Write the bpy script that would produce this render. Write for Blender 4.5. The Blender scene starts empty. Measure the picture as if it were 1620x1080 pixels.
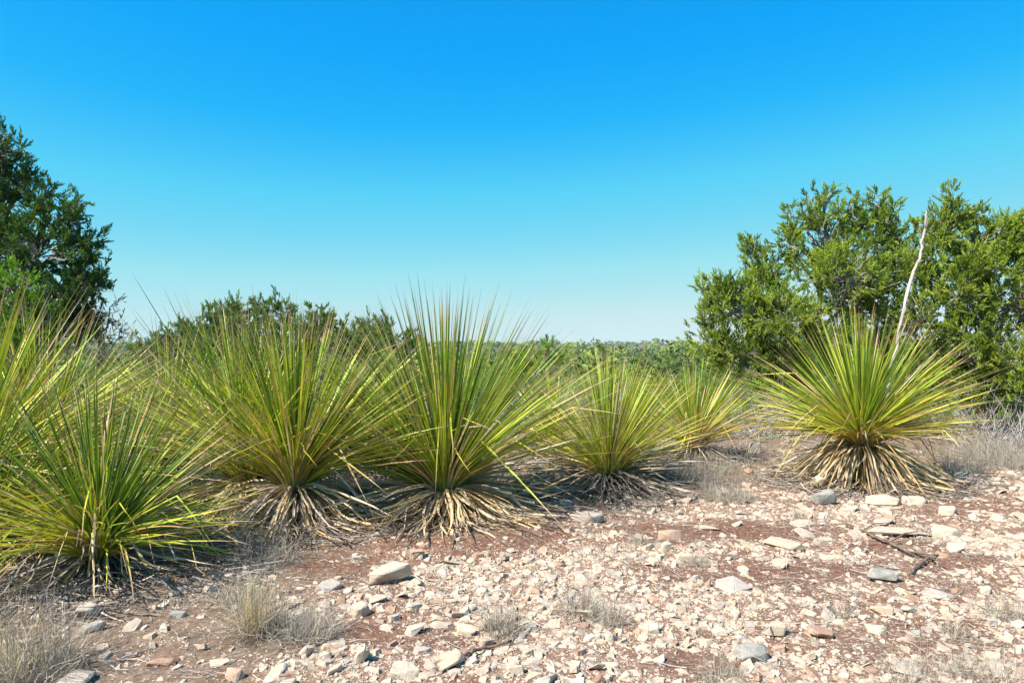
import bpy, bmesh, math, random
import numpy as np
from mathutils import Vector

random.seed(7)
rng = np.random.default_rng(7)
scene = bpy.context.scene
COL = scene.collection

# ------------------------------------------------------------------ camera
CAM_H = 1.2
FPX = 1080.0                 # focal length in pixels of the 1620 px wide photograph
HOR = 548.0                  # horizon row
cam_d = bpy.data.cameras.new('camera')
cam_d.sensor_width = 36.0
cam_d.lens = 36.0 * FPX / 1620.0
cam_d.clip_start = 0.05
cam_d.clip_end = 9000.0
cam = bpy.data.objects.new('camera', cam_d)
COL.objects.link(cam)
cam.location = (0, 0, CAM_H)
cam.rotation_euler = (math.radians(90) + math.atan((HOR - 540) / FPX), 0, 0)
scene.camera = cam

# ------------------------------------------------------------------ light
EXPO = 1.0
SUN_DIR = Vector((-0.70, -0.52, 0)).normalized()
SUN_EL = math.radians(49)
sun_vec = Vector((SUN_DIR.x * math.cos(SUN_EL), SUN_DIR.y * math.cos(SUN_EL), math.sin(SUN_EL)))
sd = bpy.data.lights.new('sun', 'SUN')
sd.energy = 5.0
sd.angle = math.radians(0.5)
sd.color = (1.0, 0.94, 0.85)
sun = bpy.data.objects.new('sun', sd)
COL.objects.link(sun)
sun.rotation_euler = (-sun_vec).to_track_quat('-Z', 'Y').to_euler()

world = bpy.data.worlds.new('World')
scene.world = world
world.use_nodes = True
wn = world.node_tree.nodes
wl = world.node_tree.links
wn.clear()
sky = wn.new('ShaderNodeTexSky')
sky.sky_type = 'NISHITA'
sky.sun_disc = False
sky.sun_elevation = SUN_EL
sky.sun_rotation = math.atan2(SUN_DIR.x, SUN_DIR.y)
sky.altitude = 0
sky.air_density = 1.0
sky.dust_density = 0.3
sky.ozone_density = 2.0
gam = wn.new('ShaderNodeGamma')
gam.inputs['Gamma'].default_value = 1.0
tint = wn.new('ShaderNodeVectorMath')
tint.operation = 'MULTIPLY'
tint.inputs[1].default_value = (0.82, 1.0, 1.12)
hsv = wn.new('ShaderNodeHueSaturation')
hsv.inputs['Saturation'].default_value = 1.12
bg = wn.new('ShaderNodeBackground')
bg.inputs['Strength'].default_value = 0.1
wo = wn.new('ShaderNodeOutputWorld')
wl.new(sky.outputs[0], tint.inputs[0])
wl.new(tint.outputs[0], hsv.inputs['Color'])
# grade of the clear sky: the photograph's saturated azure, running to pale cyan at the horizon
sep_ = wn.new('ShaderNodeSeparateColor')
wl.new(hsv.outputs[0], sep_.inputs[0])
scl_ = wn.new('ShaderNodeMath'); scl_.operation = 'MULTIPLY'; scl_.inputs[1].default_value = 0.1366
wl.new(sep_.outputs[0], scl_.inputs[0])
grd = wn.new('ShaderNodeValToRGB')
stops = [(0.0, (0.004, 0.10, 0.36)), (0.05, (0.004, 0.20, 0.62)), (0.075, (0.003, 0.34, 0.90)), (0.093, (0.003, 0.385, 0.98)), (0.122, (0.015, 0.47, 0.97)), (0.18, (0.10, 0.64, 0.94)),
         (0.36, (0.34, 0.78, 0.88)), (0.6, (0.546, 0.82, 0.86)), (1.0, (0.78, 0.88, 0.9))]
el_ = grd.color_ramp.elements
el_[0].position, el_[1].position = 0.0, 1.0
el_[0].color, el_[1].color = (*stops[0][1], 1), (*stops[-1][1], 1)
for p_, c_ in stops[1:-1]:
    e_ = el_.new(p_); e_.color = (*c_, 1)
wl.new(scl_.outputs[0], grd.inputs[0])
up_ = wn.new('ShaderNodeVectorMath'); up_.operation = 'SCALE'
up_.inputs['Scale'].default_value = 10.0 / 2 ** EXPO
wl.new(grd.outputs[0], up_.inputs[0])
wl.new(up_.outputs[0], bg.inputs[0])
wl.new(bg.outputs[0], wo.inputs[0])

scene.view_settings.view_transform = 'Standard'
scene.view_settings.look = 'None'
scene.view_settings.gamma = 1.0
scene.view_settings.use_curve_mapping = False
scene.view_settings.exposure = EXPO
try:
    scene.cycles.max_bounces = 6
    scene.cycles.transparent_max_bounces = 4
    scene.cycles.diffuse_bounces = 3
    scene.cycles.use_denoising = True
except Exception:
    pass

# ------------------------------------------------------------------ helpers
def _hash(ix, iy, s):
    n = (ix.astype(np.int64) * 374761393 + iy.astype(np.int64) * 668265263 + s * 1274126177) & 0xffffffff
    n = ((n ^ (n >> 13)) * 1274126177) & 0xffffffff
    n = n ^ (n >> 16)
    return (n & 0xffff) / 65535.0

def vnoise(x, y, s=0):
    x = np.asarray(x, float); y = np.asarray(y, float)
    ix = np.floor(x); iy = np.floor(y)
    fx = x - ix; fy = y - iy
    fx = fx * fx * (3 - 2 * fx); fy = fy * fy * (3 - 2 * fy)
    a = _hash(ix, iy, s); b = _hash(ix + 1, iy, s); c = _hash(ix, iy + 1, s); d = _hash(ix + 1, iy + 1, s)
    return (a * (1 - fx) + b * fx) * (1 - fy) + (c * (1 - fx) + d * fx) * fy

def fbm(x, y, s=0, o=4):
    v = 0; a = 0.5; t = 0
    for i in range(o):
        v = v + a * vnoise(x * 2 ** i, y * 2 ** i, s + i * 17); t += a; a *= 0.5
    return v / t - 0.5

def sstep(a, b, x):
    t = np.clip((x - a) / (b - a), 0, 1)
    return t * t * (3 - 2 * t)

def hill(y):                       # large shape of the land along the view
    z = -1.5 * sstep(9.5, 22, y) - 3.4 * sstep(20, 90, y)
    z = z + 5.6 * sstep(260, 640, y) - 6 * sstep(760, 1500, y)
    return z

def terrain(x, y):
    x = np.asarray(x, float); y = np.asarray(y, float)
    r = np.sqrt(x * x + y * y)
    yy = np.where(y > 0, y, r * 0.4)
    z = hill(yy)
    near = 1 - sstep(10, 40, r)
    z = z + near * (0.10 * fbm(x * 0.45, y * 0.45, 3) + 0.05 * fbm(x * 1.6, y * 1.6, 9) + 0.018 * fbm(x * 7, y * 7, 21, 3))
    z = z + sstep(15, 60, r) * 2.0 * fbm(x * 0.03, y * 0.03, 5) + sstep(120, 400, r) * 10.0 * fbm(x * 0.009 + 3.3, y * 0.006, 11)
    z = z + 4.0 * np.exp(-((x - 22) / 34) ** 2 - ((y - 250) / 60) ** 2)
    # small eroded step in front of the middle plants
    z = z + 0.05 * np.exp(-((y - 4.35 - 0.15 * np.sin(x * 3)) / 0.28) ** 2) * np.exp(-((x + 0.1) / 0.9) ** 2)
    return z

def world_at(px, py, z=0.0):        # a ground point from its picture position
    y = (CAM_H - z) * FPX / max(py - HOR, 4)
    return ((px - 810) * y / FPX, y)

def at(px, py, d):
    return ((px - 810) * d / FPX, d, CAM_H - (py - HOR) * d / FPX)

def on_ground(px, py):
    z = 0.0
    for _ in range(6):
        x, y = world_at(px, py, z)
        z = float(terrain(x, y))
    return x, y, z

def to_px(x, y, z=0):
    return 810 + x / y * FPX, HOR + (CAM_H - z) / y * FPX

def nmesh(name, V, faces, mat, parent=None, attrs=None, uv=None, smooth=False, tag=None):
    """faces: one (M,k) array or a list of such arrays"""
    me = bpy.data.meshes.new(name)
    V = np.asarray(V, np.float32).reshape(-1, 3)
    if not isinstance(faces, list):
        faces = [faces]
    faces = [np.asarray(f, np.int32) for f in faces if len(f)]
    loops = np.concatenate([f.ravel() for f in faces])
    tot = np.concatenate([np.full(len(f), f.shape[1], np.int32) for f in faces])
    me.vertices.add(len(V)); me.vertices.foreach_set('co', V.ravel())
    me.loops.add(len(loops)); me.loops.foreach_set('vertex_index', loops)
    me.polygons.add(len(tot))
    start = np.concatenate([[0], np.cumsum(tot)[:-1]]).astype(np.int32)
    me.polygons.foreach_set('loop_start', start)
    try:
        me.polygons.foreach_set('loop_total', tot)
    except Exception:
        pass
    me.polygons.foreach_set('use_smooth', np.full(len(tot), bool(smooth)))
    if attrs:
        for k, a in attrs.items():
            at_ = me.attributes.new(k, 'FLOAT', 'POINT')
            at_.data.foreach_set('value', np.asarray(a, np.float32).ravel())
    if uv is not None:
        ul = me.uv_layers.new(name='UVMap')
        ul.data.foreach_set('uv', np.asarray(uv, np.float32).reshape(-1, 2)[loops].ravel())
    me.update(calc_edges=True)
    if mat:
        me.materials.append(mat)
    o = bpy.data.objects.new(name, me)
    COL.objects.link(o)
    if parent:
        o.parent = parent
    if tag:
        for k, v in tag.items():
            o[k] = v
    return o

def thing(name, label, cat, loc, group=None):
    o = bpy.data.objects.new(name, None)
    o.empty_display_size = 0.2
    COL.objects.link(o)
    o.location = loc
    o['label'] = label; o['category'] = cat
    if group:
        o['group'] = group
    return o

def tube(path, radii, sides=6):
    path = np.asarray(path, float); n = len(path)
    radii = np.asarray(radii, float)
    t = np.gradient(path, axis=0)
    t /= np.linalg.norm(t, axis=1)[:, None] + 1e-9
    ref = np.array([0.31, 0.77, 0.2])
    a = np.cross(t, ref); a /= np.linalg.norm(a, axis=1)[:, None] + 1e-9
    b = np.cross(t, a)
    ang = np.arange(sides) / sides * 2 * math.pi
    V = path[:, None] + radii[:, None, None] * (np.cos(ang)[None, :, None] * a[:, None] + np.sin(ang)[None, :, None] * b[:, None])
    i = np.arange(n - 1)[:, None] * sides; j = np.arange(sides)[None]
    j2 = (j + 1) % sides
    F = np.stack([i + j, i + j2, i + sides + j2, i + sides + j], -1).reshape(-1, 4)
    caps = [np.arange(sides)[None, ::-1], ((n - 1) * sides + np.arange(sides))[None]]
    return V.reshape(-1, 3), F, caps

class Acc:                           # gathers pieces of one mesh
    def __init__(s): s.V = []; s.F = {}; s.n = 0; s.A = {}
    def add(s, V, F, **attrs):
        V = np.asarray(V, float).reshape(-1, 3)
        for f in (F if isinstance(F, list) else [F]):
            f = np.asarray(f, int)
            if len(f): s.F.setdefault(f.shape[1], []).append(f + s.n)
        for k, a in attrs.items():
            s.A.setdefault(k, []).append(np.broadcast_to(np.asarray(a, float), (len(V),)))
        s.V.append(V); s.n += len(V)
    def build(s, name, mat, parent=None, smooth=False, tag=None):
        return nmesh(name, np.concatenate(s.V), [np.concatenate(v) for v in s.F.values()], mat, parent,
                     {k: np.concatenate(v) for k, v in s.A.items()} or None, None, smooth, tag)

# ------------------------------------------------------------------ materials
class NT:
    def __init__(s, name):
        s.m = bpy.data.materials.new(name); s.m.use_nodes = True
        s.n = s.m.node_tree.nodes; s.l = s.m.node_tree.links
        s.n.clear()
        s.out = s.n.new('ShaderNodeOutputMaterial')
    def node(s, t, **kw):
        nd = s.n.new(t)
        for k, v in kw.items(): setattr(nd, k, v)
        return nd
    def put(s, sock, v):
        if v is None: return
        if hasattr(v, 'is_linked') or hasattr(v, 'links'): s.l.new(v, sock)
        else: sock.default_value = v
    def attr(s, name):
        a = s.node('ShaderNodeAttribute'); a.attribute_name = name; return a.outputs['Fac']
    def math(s, op, a, b=None, clamp=False):
        m = s.node('ShaderNodeMath', operation=op); m.use_clamp = clamp
        s.put(m.inputs[0], a); s.put(m.inputs[1], b); return m.outputs[0]
    def mix(s, f, a, b, mode='MIX'):
        m = s.node('ShaderNodeMix', data_type='RGBA', blend_type=mode)
        s.put(m.inputs[0], f); s.put(m.inputs[6], a); s.put(m.inputs[7], b); return m.outputs[2]
    def ramp(s, f, stops, interp='LINEAR'):
        r = s.node('ShaderNodeValToRGB'); r.color_ramp.interpolation = interp
        e = r.color_ramp.elements
        while len(e) > 1: e.remove(e[-1])
        e[0].position = stops[0][0]; e[0].color = (*stops[0][1], 1)
        for p, c in stops[1:]:
            x = e.new(p); x.color = (*c, 1)
        s.put(r.inputs[0], f); return r.outputs[0]
    def noise(s, vec, scale, detail=4, rough=0.55, dist=0):
        n = s.node('ShaderNodeTexNoise'); n.inputs['Scale'].default_value = scale
        n.inputs['Detail'].default_value = detail; n.inputs['Roughness'].default_value = rough
        n.inputs['Distortion'].default_value = dist
        if vec is not None: s.l.new(vec, n.inputs['Vector'])
        return n.outputs['Fac']
    def voro(s, vec, scale, feature='F1', out='Distance'):
        n = s.node('ShaderNodeTexVoronoi', feature=feature); n.inputs['Scale'].default_value = scale
        if vec is not None: s.l.new(vec, n.inputs['Vector'])
        return n.outputs[out]
    def coord(s, which='Object'):
        return s.node('ShaderNodeTexCoord').outputs[which]
    def pos(s):
        return s.node('ShaderNodeNewGeometry').outputs['Position']
    def maprange(s, v, a, b, c=0.0, d=1.0):
        m = s.node('ShaderNodeMapRange'); s.put(m.inputs[0], v)
        for i, q in enumerate((a, b, c, d)): s.put(m.inputs[i + 1], q)
        return m.outputs[0]
    def bump(s, h, strength, dist):
        b = s.node('ShaderNodeBump'); b.inputs['Strength'].default_value = strength
        b.inputs['Distance'].default_value = dist; s.l.new(h, b.inputs['Height']); return b.outputs[0]
    def bsdf(s, col, rough=0.8, spec=0.3, normal=None, transl=0.0, tcol=None):
        p = s.node('ShaderNodeBsdfPrincipled')
        s.put(p.inputs['Base Color'], col); s.put(p.inputs['Roughness'], rough)
        p.inputs['Specular IOR Level'].default_value = spec
        if normal is not None: s.l.new(normal, p.inputs['Normal'])
        sh = p.outputs[0]
        if transl > 0:
            t = s.node('ShaderNodeBsdfTranslucent'); s.put(t.inputs['Color'], tcol if tcol is not None else col)
            m = s.node('ShaderNodeMixShader'); m.inputs[0].default_value = transl
            s.l.new(sh, m.inputs[1]); s.l.new(t.outputs[0], m.inputs[2]); sh = m.outputs[0]
        s.l.new(sh, s.out.inputs[0]); return s.m

def mat_blade():
    t = NT('sotol_leaf')
    dry = t.attr('dry'); rnd = t.attr('rnd')
    uvn = t.node('ShaderNodeUVMap'); sep = t.node('ShaderNodeSeparateXYZ'); t.l.new(uvn.outputs[0], sep.inputs[0])
    u, v = sep.outputs[0], sep.outputs[1]
    streak = t.noise(t.coord('Object'), 9, 3)
    # the dryness creeps in from the tip
    tipn = t.math('ADD', v, t.math('MULTIPLY', t.math('SUBTRACT', streak, 0.5), 0.5))
    tip = t.maprange(tipn, 0.80, 1.0, 0.0, 0.55)
    d = t.math('ADD', dry, tip)
    d = t.math('ADD', d, t.math('MULTIPLY', t.math('SUBTRACT', streak, 0.5), t.maprange(dry, 0.5, 0.7, 0.34, 0.12)), True)
    col = t.ramp(d, [(0.0, (0.045, 0.115, 0.012)), (0.14, (0.125, 0.24, 0.018)), (0.30, (0.36, 0.48, 0.032)), (0.47, (0.68, 0.62, 0.07)),
                     (0.60, (0.50, 0.29, 0.115)), (0.70, (0.68, 0.48, 0.25)), (0.80, (0.64, 0.49, 0.32)), (0.9, (0.46, 0.38, 0.31)), (1.0, (0.20, 0.175, 0.16))])
    val = t.maprange(rnd, 0, 1, 0.62, 1.35)
    h = t.node('ShaderNodeHueSaturation'); t.put(h.inputs['Value'], val); t.put(h.inputs['Color'], col); col = h.outputs[0]
    # pale toothed margin
    edge = t.math('ABSOLUTE', t.math('SUBTRACT', u, 0.5))
    wv = t.node('ShaderNodeTexWave'); wv.inputs['Scale'].default_value = 22
    cmb = t.node('ShaderNodeCombineXYZ'); t.l.new(v, cmb.inputs[0]); t.l.new(cmb.outputs[0], wv.inputs['Vector'])
    em = t.math('MULTIPLY', t.maprange(edge, 0.40, 0.47), t.maprange(wv.outputs['Fac'], 0.3, 0.8, 0.15, 0.8))
    em = t.math('MULTIPLY', em, t.maprange(d, 0.5, 0.7, 1.0, 0.0))
    col = t.mix(em, col, (0.5, 0.46, 0.12, 1))
    col = t.mix(t.math('MULTIPLY', t.maprange(tipn, 0.78, 0.95), t.maprange(rnd, 0.1, 0.9, 0.35, 0.9)), col, (0.27, 0.15, 0.12, 1))
    # pale sheath at the foot of the leaf
    col = t.mix(t.maprange(v, 0.0, 0.07, 0.55, 0.0), col, (0.5, 0.45, 0.16, 1))
    # fine length-wise veins
    cv = t.node('ShaderNodeCombineXYZ'); t.put(cv.inputs[0], t.math('MULTIPLY', u, 14.0)); t.put(cv.inputs[1], t.math('MULTIPLY', v, 3.0)); t.put(cv.inputs[2], t.math('MULTIPLY', rnd, 30.0))
    vein = t.noise(cv.outputs[0], 1.0, 3)
    col = t.mix(t.maprange(vein, 0.35, 0.65, 0.35, 0.0), col, (0.55, 0.55, 0.5, 1), 'MULTIPLY')
    nrm = t.bump(vein, 0.5, 0.002)
    tc = t.mix(1.0, col, (1.0, 1.05, 0.55, 1), 'MULTIPLY')
    return t.bsdf(col, 0.42, 0.45, nrm, 0.25, tc)

def mat_foliage(name, c0, c1, c2, transl=0.3):
    t = NT(name)
    rnd = t.attr('rnd')
    col = t.ramp(rnd, [(0.0, c0), (0.55, c1), (1.0, c2)])
    n = t.noise(t.pos(), 2.3, 2)
    h = t.node('ShaderNodeHueSaturation'); t.put(h.inputs['Value'], t.maprange(n, 0.3, 0.7, 0.75, 1.25)); t.put(h.inputs['Color'], col)
    return t.bsdf(h.outputs[0], 0.6, 0.25, None, transl)

def mat_bark(name, c0, c1, sc=14):
    t = NT(name)
    p = t.pos()
    mp = t.node('ShaderNodeMapping'); mp.inputs['Scale'].default_value = (1, 1, 0.22); t.l.new(p, mp.inputs[0])
    n = t.noise(mp.outputs[0], sc, 6, 0.65)
    n2 = t.noise(mp.outputs[0], sc * 6, 4, 0.6)
    col = t.ramp(n, [(0.3, c0), (0.7, c1)])
    return t.bsdf(col, 0.85, 0.2, t.bump(n2, 0.7, 0.01))

def mat_stone(name='limestone'):
    t = NT(name)
    rnd = t.attr('rnd')
    base = t.ramp(rnd, [(0.0, (0.258, 0.224, 0.198)), (0.1, (0.378, 0.344, 0.301)), (0.3, (0.464, 0.387, 0.297)), (0.55, (0.516, 0.439, 0.335)), (0.78, (0.482, 0.361, 0.258)), (0.9, (0.361, 0.206, 0.133)), (0.97, (0.310, 0.163, 0.103)), (1.0, (0.258, 0.129, 0.086))])
    p = t.pos()
    n = t.noise(p, 18, 6, 0.65); n2 = t.noise(p, 95, 5, 0.6); sp = t.noise(p, 5, 3)
    col = t.mix(t.maprange(n, 0.40, 0.68, 0.0, 0.55), base, (0.50, 0.40, 0.32, 1))
    col = t.mix(t.maprange(n2, 0.55, 0.75, 0.0, 0.5), col, (0.30, 0.25, 0.2, 1))
    col = t.mix(t.maprange(sp, 0.58, 0.75, 0.0, 0.35), col, (0.42, 0.24, 0.15, 1))
    dirt = t.noise(p, 33, 4, 0.6)
    col = t.mix(t.maprange(dirt, 0.47, 0.66, 0.0, 0.5), col, (0.33, 0.225, 0.16, 1))
    h2 = t.node('ShaderNodeHueSaturation'); h2.inputs['Value'].default_value = 0.98; t.put(h2.inputs['Color'], col)
    hgt = t.math('ADD', n, t.math('MULTIPLY', n2, 0.4))
    return t.bsdf(h2.outputs[0], 0.88, 0.2, t.bump(hgt, 0.6, 0.012))

def mat_grey_stone():
    t = NT('weathered_grey_limestone')
    p = t.pos()
    n = t.noise(p, 14, 7, 0.7); n2 = t.noise(p, 110, 4, 0.6); l = t.voro(p, 55)
    col = t.ramp(n, [(0.32, (0.163, 0.155, 0.138)), (0.5, (0.292, 0.271, 0.241)), (0.68, (0.404, 0.370, 0.318))])
    col = t.mix(t.maprange(l, 0.0, 0.18, 0.45, 0.0), col, (0.13, 0.13, 0.12, 1))
    return t.bsdf(col, 0.9, 0.2, t.bump(t.math('ADD', n, t.math('MULTIPLY', n2, 0.5)), 0.6, 0.01))

def mat_ground():
    t = NT('rocky_soil')
    st = t.attr('stony'); gr = t.attr('greyness'); far = t.attr('far')
    p = t.pos()
    n1 = t.noise(p, 2.2, 6, 0.6); n2 = t.noise(p, 28, 6, 0.65); n3 = t.noise(p, 180, 4, 0.6)
    soil = t.ramp(n2, [(0.3, (0.085, 0.038, 0.024)), (0.5, (0.16, 0.078, 0.050)), (0.7, (0.27, 0.16, 0.108))])
    grey = t.ramp(n2, [(0.3, (0.103, 0.073, 0.050)), (0.5, (0.189, 0.133, 0.090)), (0.7, (0.292, 0.224, 0.163))])
    soil = t.mix(t.math('ADD', gr, t.maprange(n1, 0.35, 0.65, -0.3, 0.3), True), soil, grey)
    # fine limestone grit, smaller than the modelled chips
    vn = t.node('ShaderNodeTexVoronoi', feature='F1'); vn.inputs['Scale'].default_value = 75
    wob = t.node('ShaderNodeTexNoise'); wob.inputs['Scale'].default_value = 60; t.l.new(p, wob.inputs['Vector'])
    va = t.node('ShaderNodeVectorMath', operation='MULTIPLY_ADD'); t.l.new(wob.outputs['Color'], va.inputs[0]); va.inputs[1].default_value = (0.02,) * 3; t.l.new(p, va.inputs[2])
    t.l.new(va.outputs[0], vn.inputs['Vector'])
    sepc = t.node('ShaderNodeSeparateColor'); t.l.new(vn.outputs['Color'], sepc.inputs[0])
    grit_on = t.math('LESS_THAN', sepc.outputs[0], t.math('MULTIPLY', st, 0.62))
    inside = t.maprange(vn.outputs['Distance'], 0.36, 0.5, 1.0, 0.0)
    grit = t.math('MULTIPLY', grit_on, inside)
    gcol = t.ramp(sepc.outputs[1], [(0, (0.473, 0.396, 0.310)), (0.6, (0.568, 0.490, 0.387)), (1, (0.387, 0.275, 0.206))])
    col = t.mix(grit, soil, gcol)
    dust = t.math('MULTIPLY', st, t.maprange(n1, 0.3, 0.62, 0.1, 0.6))
    col = t.mix(t.math('MULTIPLY', dust, t.maprange(n3, 0.35, 0.6)), col, (0.40, 0.275, 0.205, 1))
    green = t.ramp(t.noise(p, 0.35, 5), [(0.35, (0.086, 0.086, 0.039)), (0.65, (0.172, 0.146, 0.086))])
    col = t.mix(far, col, green)
    h = t.math('ADD', t.math('MULTIPLY', grit, 0.6), t.math('ADD', n2, t.math('MULTIPLY', n3, 0.35)))
    return t.bsdf(col, 0.95, 0.12, t.bump(h, 0.8, 0.012))

def mat_straw(name, c0, c1, c2, transl=0.2):
    t = NT(name)
    col = t.ramp(t.attr('rnd'), [(0.0, c0), (0.5, c1), (1.0, c2)])
    return t.bsdf(col, 0.75, 0.25, None, transl)

M_BLADE = mat_blade()
M_JUN = mat_foliage('juniper_foliage', (0.075, 0.15, 0.022), (0.25, 0.345, 0.034), (0.60, 0.62, 0.075), 0.34)
M_JUNB = mat_foliage('fresh_juniper_foliage', (0.08, 0.18, 0.014), (0.18, 0.34, 0.022), (0.34, 0.48, 0.04))
M_JUN_SHADE = mat_foliage('shade_dark_juniper_foliage', (0.024, 0.075, 0.016), (0.07, 0.155, 0.022), (0.24, 0.35, 0.04), 0.24)  # juniper foliage darkened: the left tree's shade is put into the colour
M_OAK = mat_foliage('live_oak_foliage', (0.07, 0.14, 0.025), (0.16, 0.25, 0.035), (0.34, 0.42, 0.07))
M_FAR = mat_foliage('woodland_foliage', (0.035, 0.07, 0.02), (0.125, 0.19, 0.03), (0.34, 0.40, 0.055), 0.15)
M_BARK = mat_bark('juniper_bark', (0.12, 0.10, 0.09), (0.38, 0.34, 0.31))
M_TWIG = mat_bark('grey_twig', (0.20, 0.18, 0.17), (0.52, 0.48, 0.46), 6)
M_STALK = mat_bark('bleached_stalk', (0.26, 0.20, 0.17), (0.66, 0.60, 0.55), 16)
M_BRANCH = mat_bark('dead_branch_bark', (0.07, 0.045, 0.035), (0.26, 0.18, 0.14), 12)
M_STONE = mat_stone()
M_GREY = mat_grey_stone()
M_GROUND = mat_ground()
M_GRASS = mat_straw('bleached_grass', (0.17, 0.145, 0.12), (0.36, 0.31, 0.25), (0.60, 0.53, 0.42))
M_STRAW = mat_straw('golden_grass', (0.45, 0.33, 0.14), (0.58, 0.45, 0.22), (0.66, 0.56, 0.34))
M_LITTER = mat_straw('leaf_litter', (0.10, 0.085, 0.075), (0.30, 0.255, 0.22), (0.52, 0.44, 0.36), 0.0)

# ------------------------------------------------------------------ ground
BROWN = [(680, 858, 175, 30), (820, 850, 90, 22), (1195, 842, 180, 20), (1125, 912, 110, 22), (1500, 885, 110, 18), (1520, 800, 90, 20),
         (1040, 838, 80, 18), (560, 1010, 200, 26), (1290, 905, 110, 14), (1420, 862, 90, 14), (520, 900, 90, 40), (1080, 1050, 90, 22), (1250, 925, 70, 20)]

def stony_at(x, y):
    """share of the soil hidden by limestone chips"""
    y_ = np.maximum(y, 0.4)
    px = 810 + x / y_ * FPX; py = HOR + CAM_H / y_ * FPX
    s = 0.9 * sstep(330, 720, px + (py - 900) * 0.25) + 0.36
    s = np.minimum(s, 0.95)
    for a, b, rx, ry in BROWN:
        s = s * (1 - 0.78 * np.exp(-(((px - a) / rx) ** 2 + ((py - b) / ry) ** 2) ** 1.5))
    s = s * (0.30 + 1.25 * (0.5 + fbm(x * 1.7, y * 2.3, 41)))
    s = s * (1 - 0.45 * sstep(0.10, 0.2, fbm(x * 3.1, y * 4.3, 71)))
    line = 845 - 60 * sstep(650, 950, px) - 38 * sstep(1000, 1600, px) + 60 * (1 - sstep(150, 450, px))
    s = s * (0.22 + 0.78 * sstep(line - 28, line + 6, py))
    return np.clip(s, 0, 1)

def grey_at(x, y):
    y_ = np.maximum(y, 0.4)
    px = 810 + x / y_ * FPX; py = HOR + CAM_H / y_ * FPX
    g = 0.75 * (1 - sstep(420, 650, px))
    line = 845 - 60 * sstep(650, 950, px) - 38 * sstep(1000, 1600, px)
    return np.clip(g + (1 - sstep(line - 40, line, py)) * 0.9, 0, 1)

def build_ground():
    front = np.linspace(-58, 58, 440)
    back = np.linspace(62, 298, 50)[1:-1]
    ang = np.radians(np.concatenate([front, back]))
    r = np.concatenate([np.linspace(0.15, 1.9, 16), np.linspace(1.9, 9.5, 170)[1:], np.geomspace(9.5, 1300, 80)[1:]])
    A, R = np.meshgrid(ang, r)
    X = R * np.sin(A); Y = R * np.cos(A)
    Z = terrain(X, Y)
    na = len(ang); nr = len(r)
    i = np.arange(nr - 1)[:, None] * na; j = np.arange(na)[None]; j2 = (j + 1) % na
    F = np.stack([i + j, i + j2, i + na + j2, i + na + j], -1).reshape(-1, 4)[:, ::-1]
    V = np.stack([X, Y, Z], -1).reshape(-1, 3)
    V = np.vstack([V, [[0, 0, float(terrain(0.0, 0.01))]]])
    c = len(V) - 1
    T = np.stack([np.full(na, c), (np.arange(na) + 1) % na, np.arange(na)], -1)
    x, y = V[:, 0], V[:, 1]
    nmesh('ground', V, [F, T[:, ::-1]], M_GROUND, None,
          {'stony': np.where(y > 0.4, stony_at(x, y), 0.5), 'greyness': np.where(y > 0.4, grey_at(x, y), 0.4), 'far': sstep(9.5, 16, np.hypot(x, y))},
          None, True, {'kind': 'structure'})
build_ground()

# ------------------------------------------------------------------ leaves of sotol plants
SEG = 8
PROF = np.array([1.55, 1.15, 1.0, 0.98, 0.92, 0.82, 0.66, 0.42, 0.03])
def blade_set(n, base, az, th0, L, W, droop, roll, rtw, fold=0.22, start=0.55, wig=0.03, kink=None, floor=None, mode='green'):
    """returns verts (n, SEG+1, 3, 3)"""
    P = np.zeros((n, SEG + 1, 3)); D = np.zeros((n, SEG + 1, 3))
    p = base.copy(); P[:, 0] = p
    azc = az.copy(); down = np.zeros(n)
    for k in range(SEG):
        t = (k + 0.5) / SEG
        if mode == 'green':
            th = th0 * (start + (1 - start) * min(1, t * 3.0)) + droop * t * t
        else:
            th = th0 * (0.62 + 0.38 * min(1, t * 3.5)) + droop * t
        if kink is not None:
            kt, ka = kink
            th = th + np.where(t > kt, ka, 0)
        th = np.minimum(th, math.radians(168))
        azc = azc + rng.normal(0, wig, n)
        d = np.stack([np.sin(th) * np.sin(azc), np.sin(th) * np.cos(azc), np.cos(th)], -1)
        step = (L / SEG)[:, None]
        q = p + d * step
        if floor is not None:
            fl = terrain(q[:, 0], q[:, 1]) + floor
            hit = q[:, 2] < fl
            # bend outwards along the ground
            hz = np.stack([np.sin(azc), np.cos(azc), np.zeros(n)], -1)
            q2 = p + hz * step * 0.9
            q2[:, 2] = np.maximum(terrain(q2[:, 0], q2[:, 1]) + floor, np.minimum(p[:, 2], fl + 0.5 * (p[:, 2] - fl)))
            q = np.where(hit[:, None], q2, q)
            d = np.where(hit[:, None], (q2 - p) / (np.linalg.norm(q2 - p, axis=1)[:, None] + 1e-6), d)
        P[:, k + 1] = q; D[:, k] = d; p = q
    D[:, SEG] = D[:, SEG - 1]
    Dm = D.copy(); Dm[:, 1:SEG] = (D[:, :SEG - 1] + D[:, 1:SEG]) / 2
    Dm /= np.linalg.norm(Dm, axis=2)[..., None] + 1e-9
    s0 = np.stack([np.cos(az), -np.sin(az), np.zeros(n)], -1)[:, None]
    s0 = s0 - Dm * np.sum(s0 * Dm, 2)[..., None]; s0 /= np.linalg.norm(s0, axis=2)[..., None] + 1e-9
    n0 = np.cross(s0, Dm)
    rr = (roll[:, None] + rtw[:, None] * np.linspace(0, 1, SEG + 1)[None])[..., None]
    s = s0 * np.cos(rr) + n0 * np.sin(rr); nn = np.cross(s, Dm)
    w = (W[:, None] * PROF[None])[..., None] * 0.5
    V = np.stack([P - s * w + nn * w * fold * 2, P, P + s * w + nn * w * fold * 2], 2)
    return V

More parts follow.
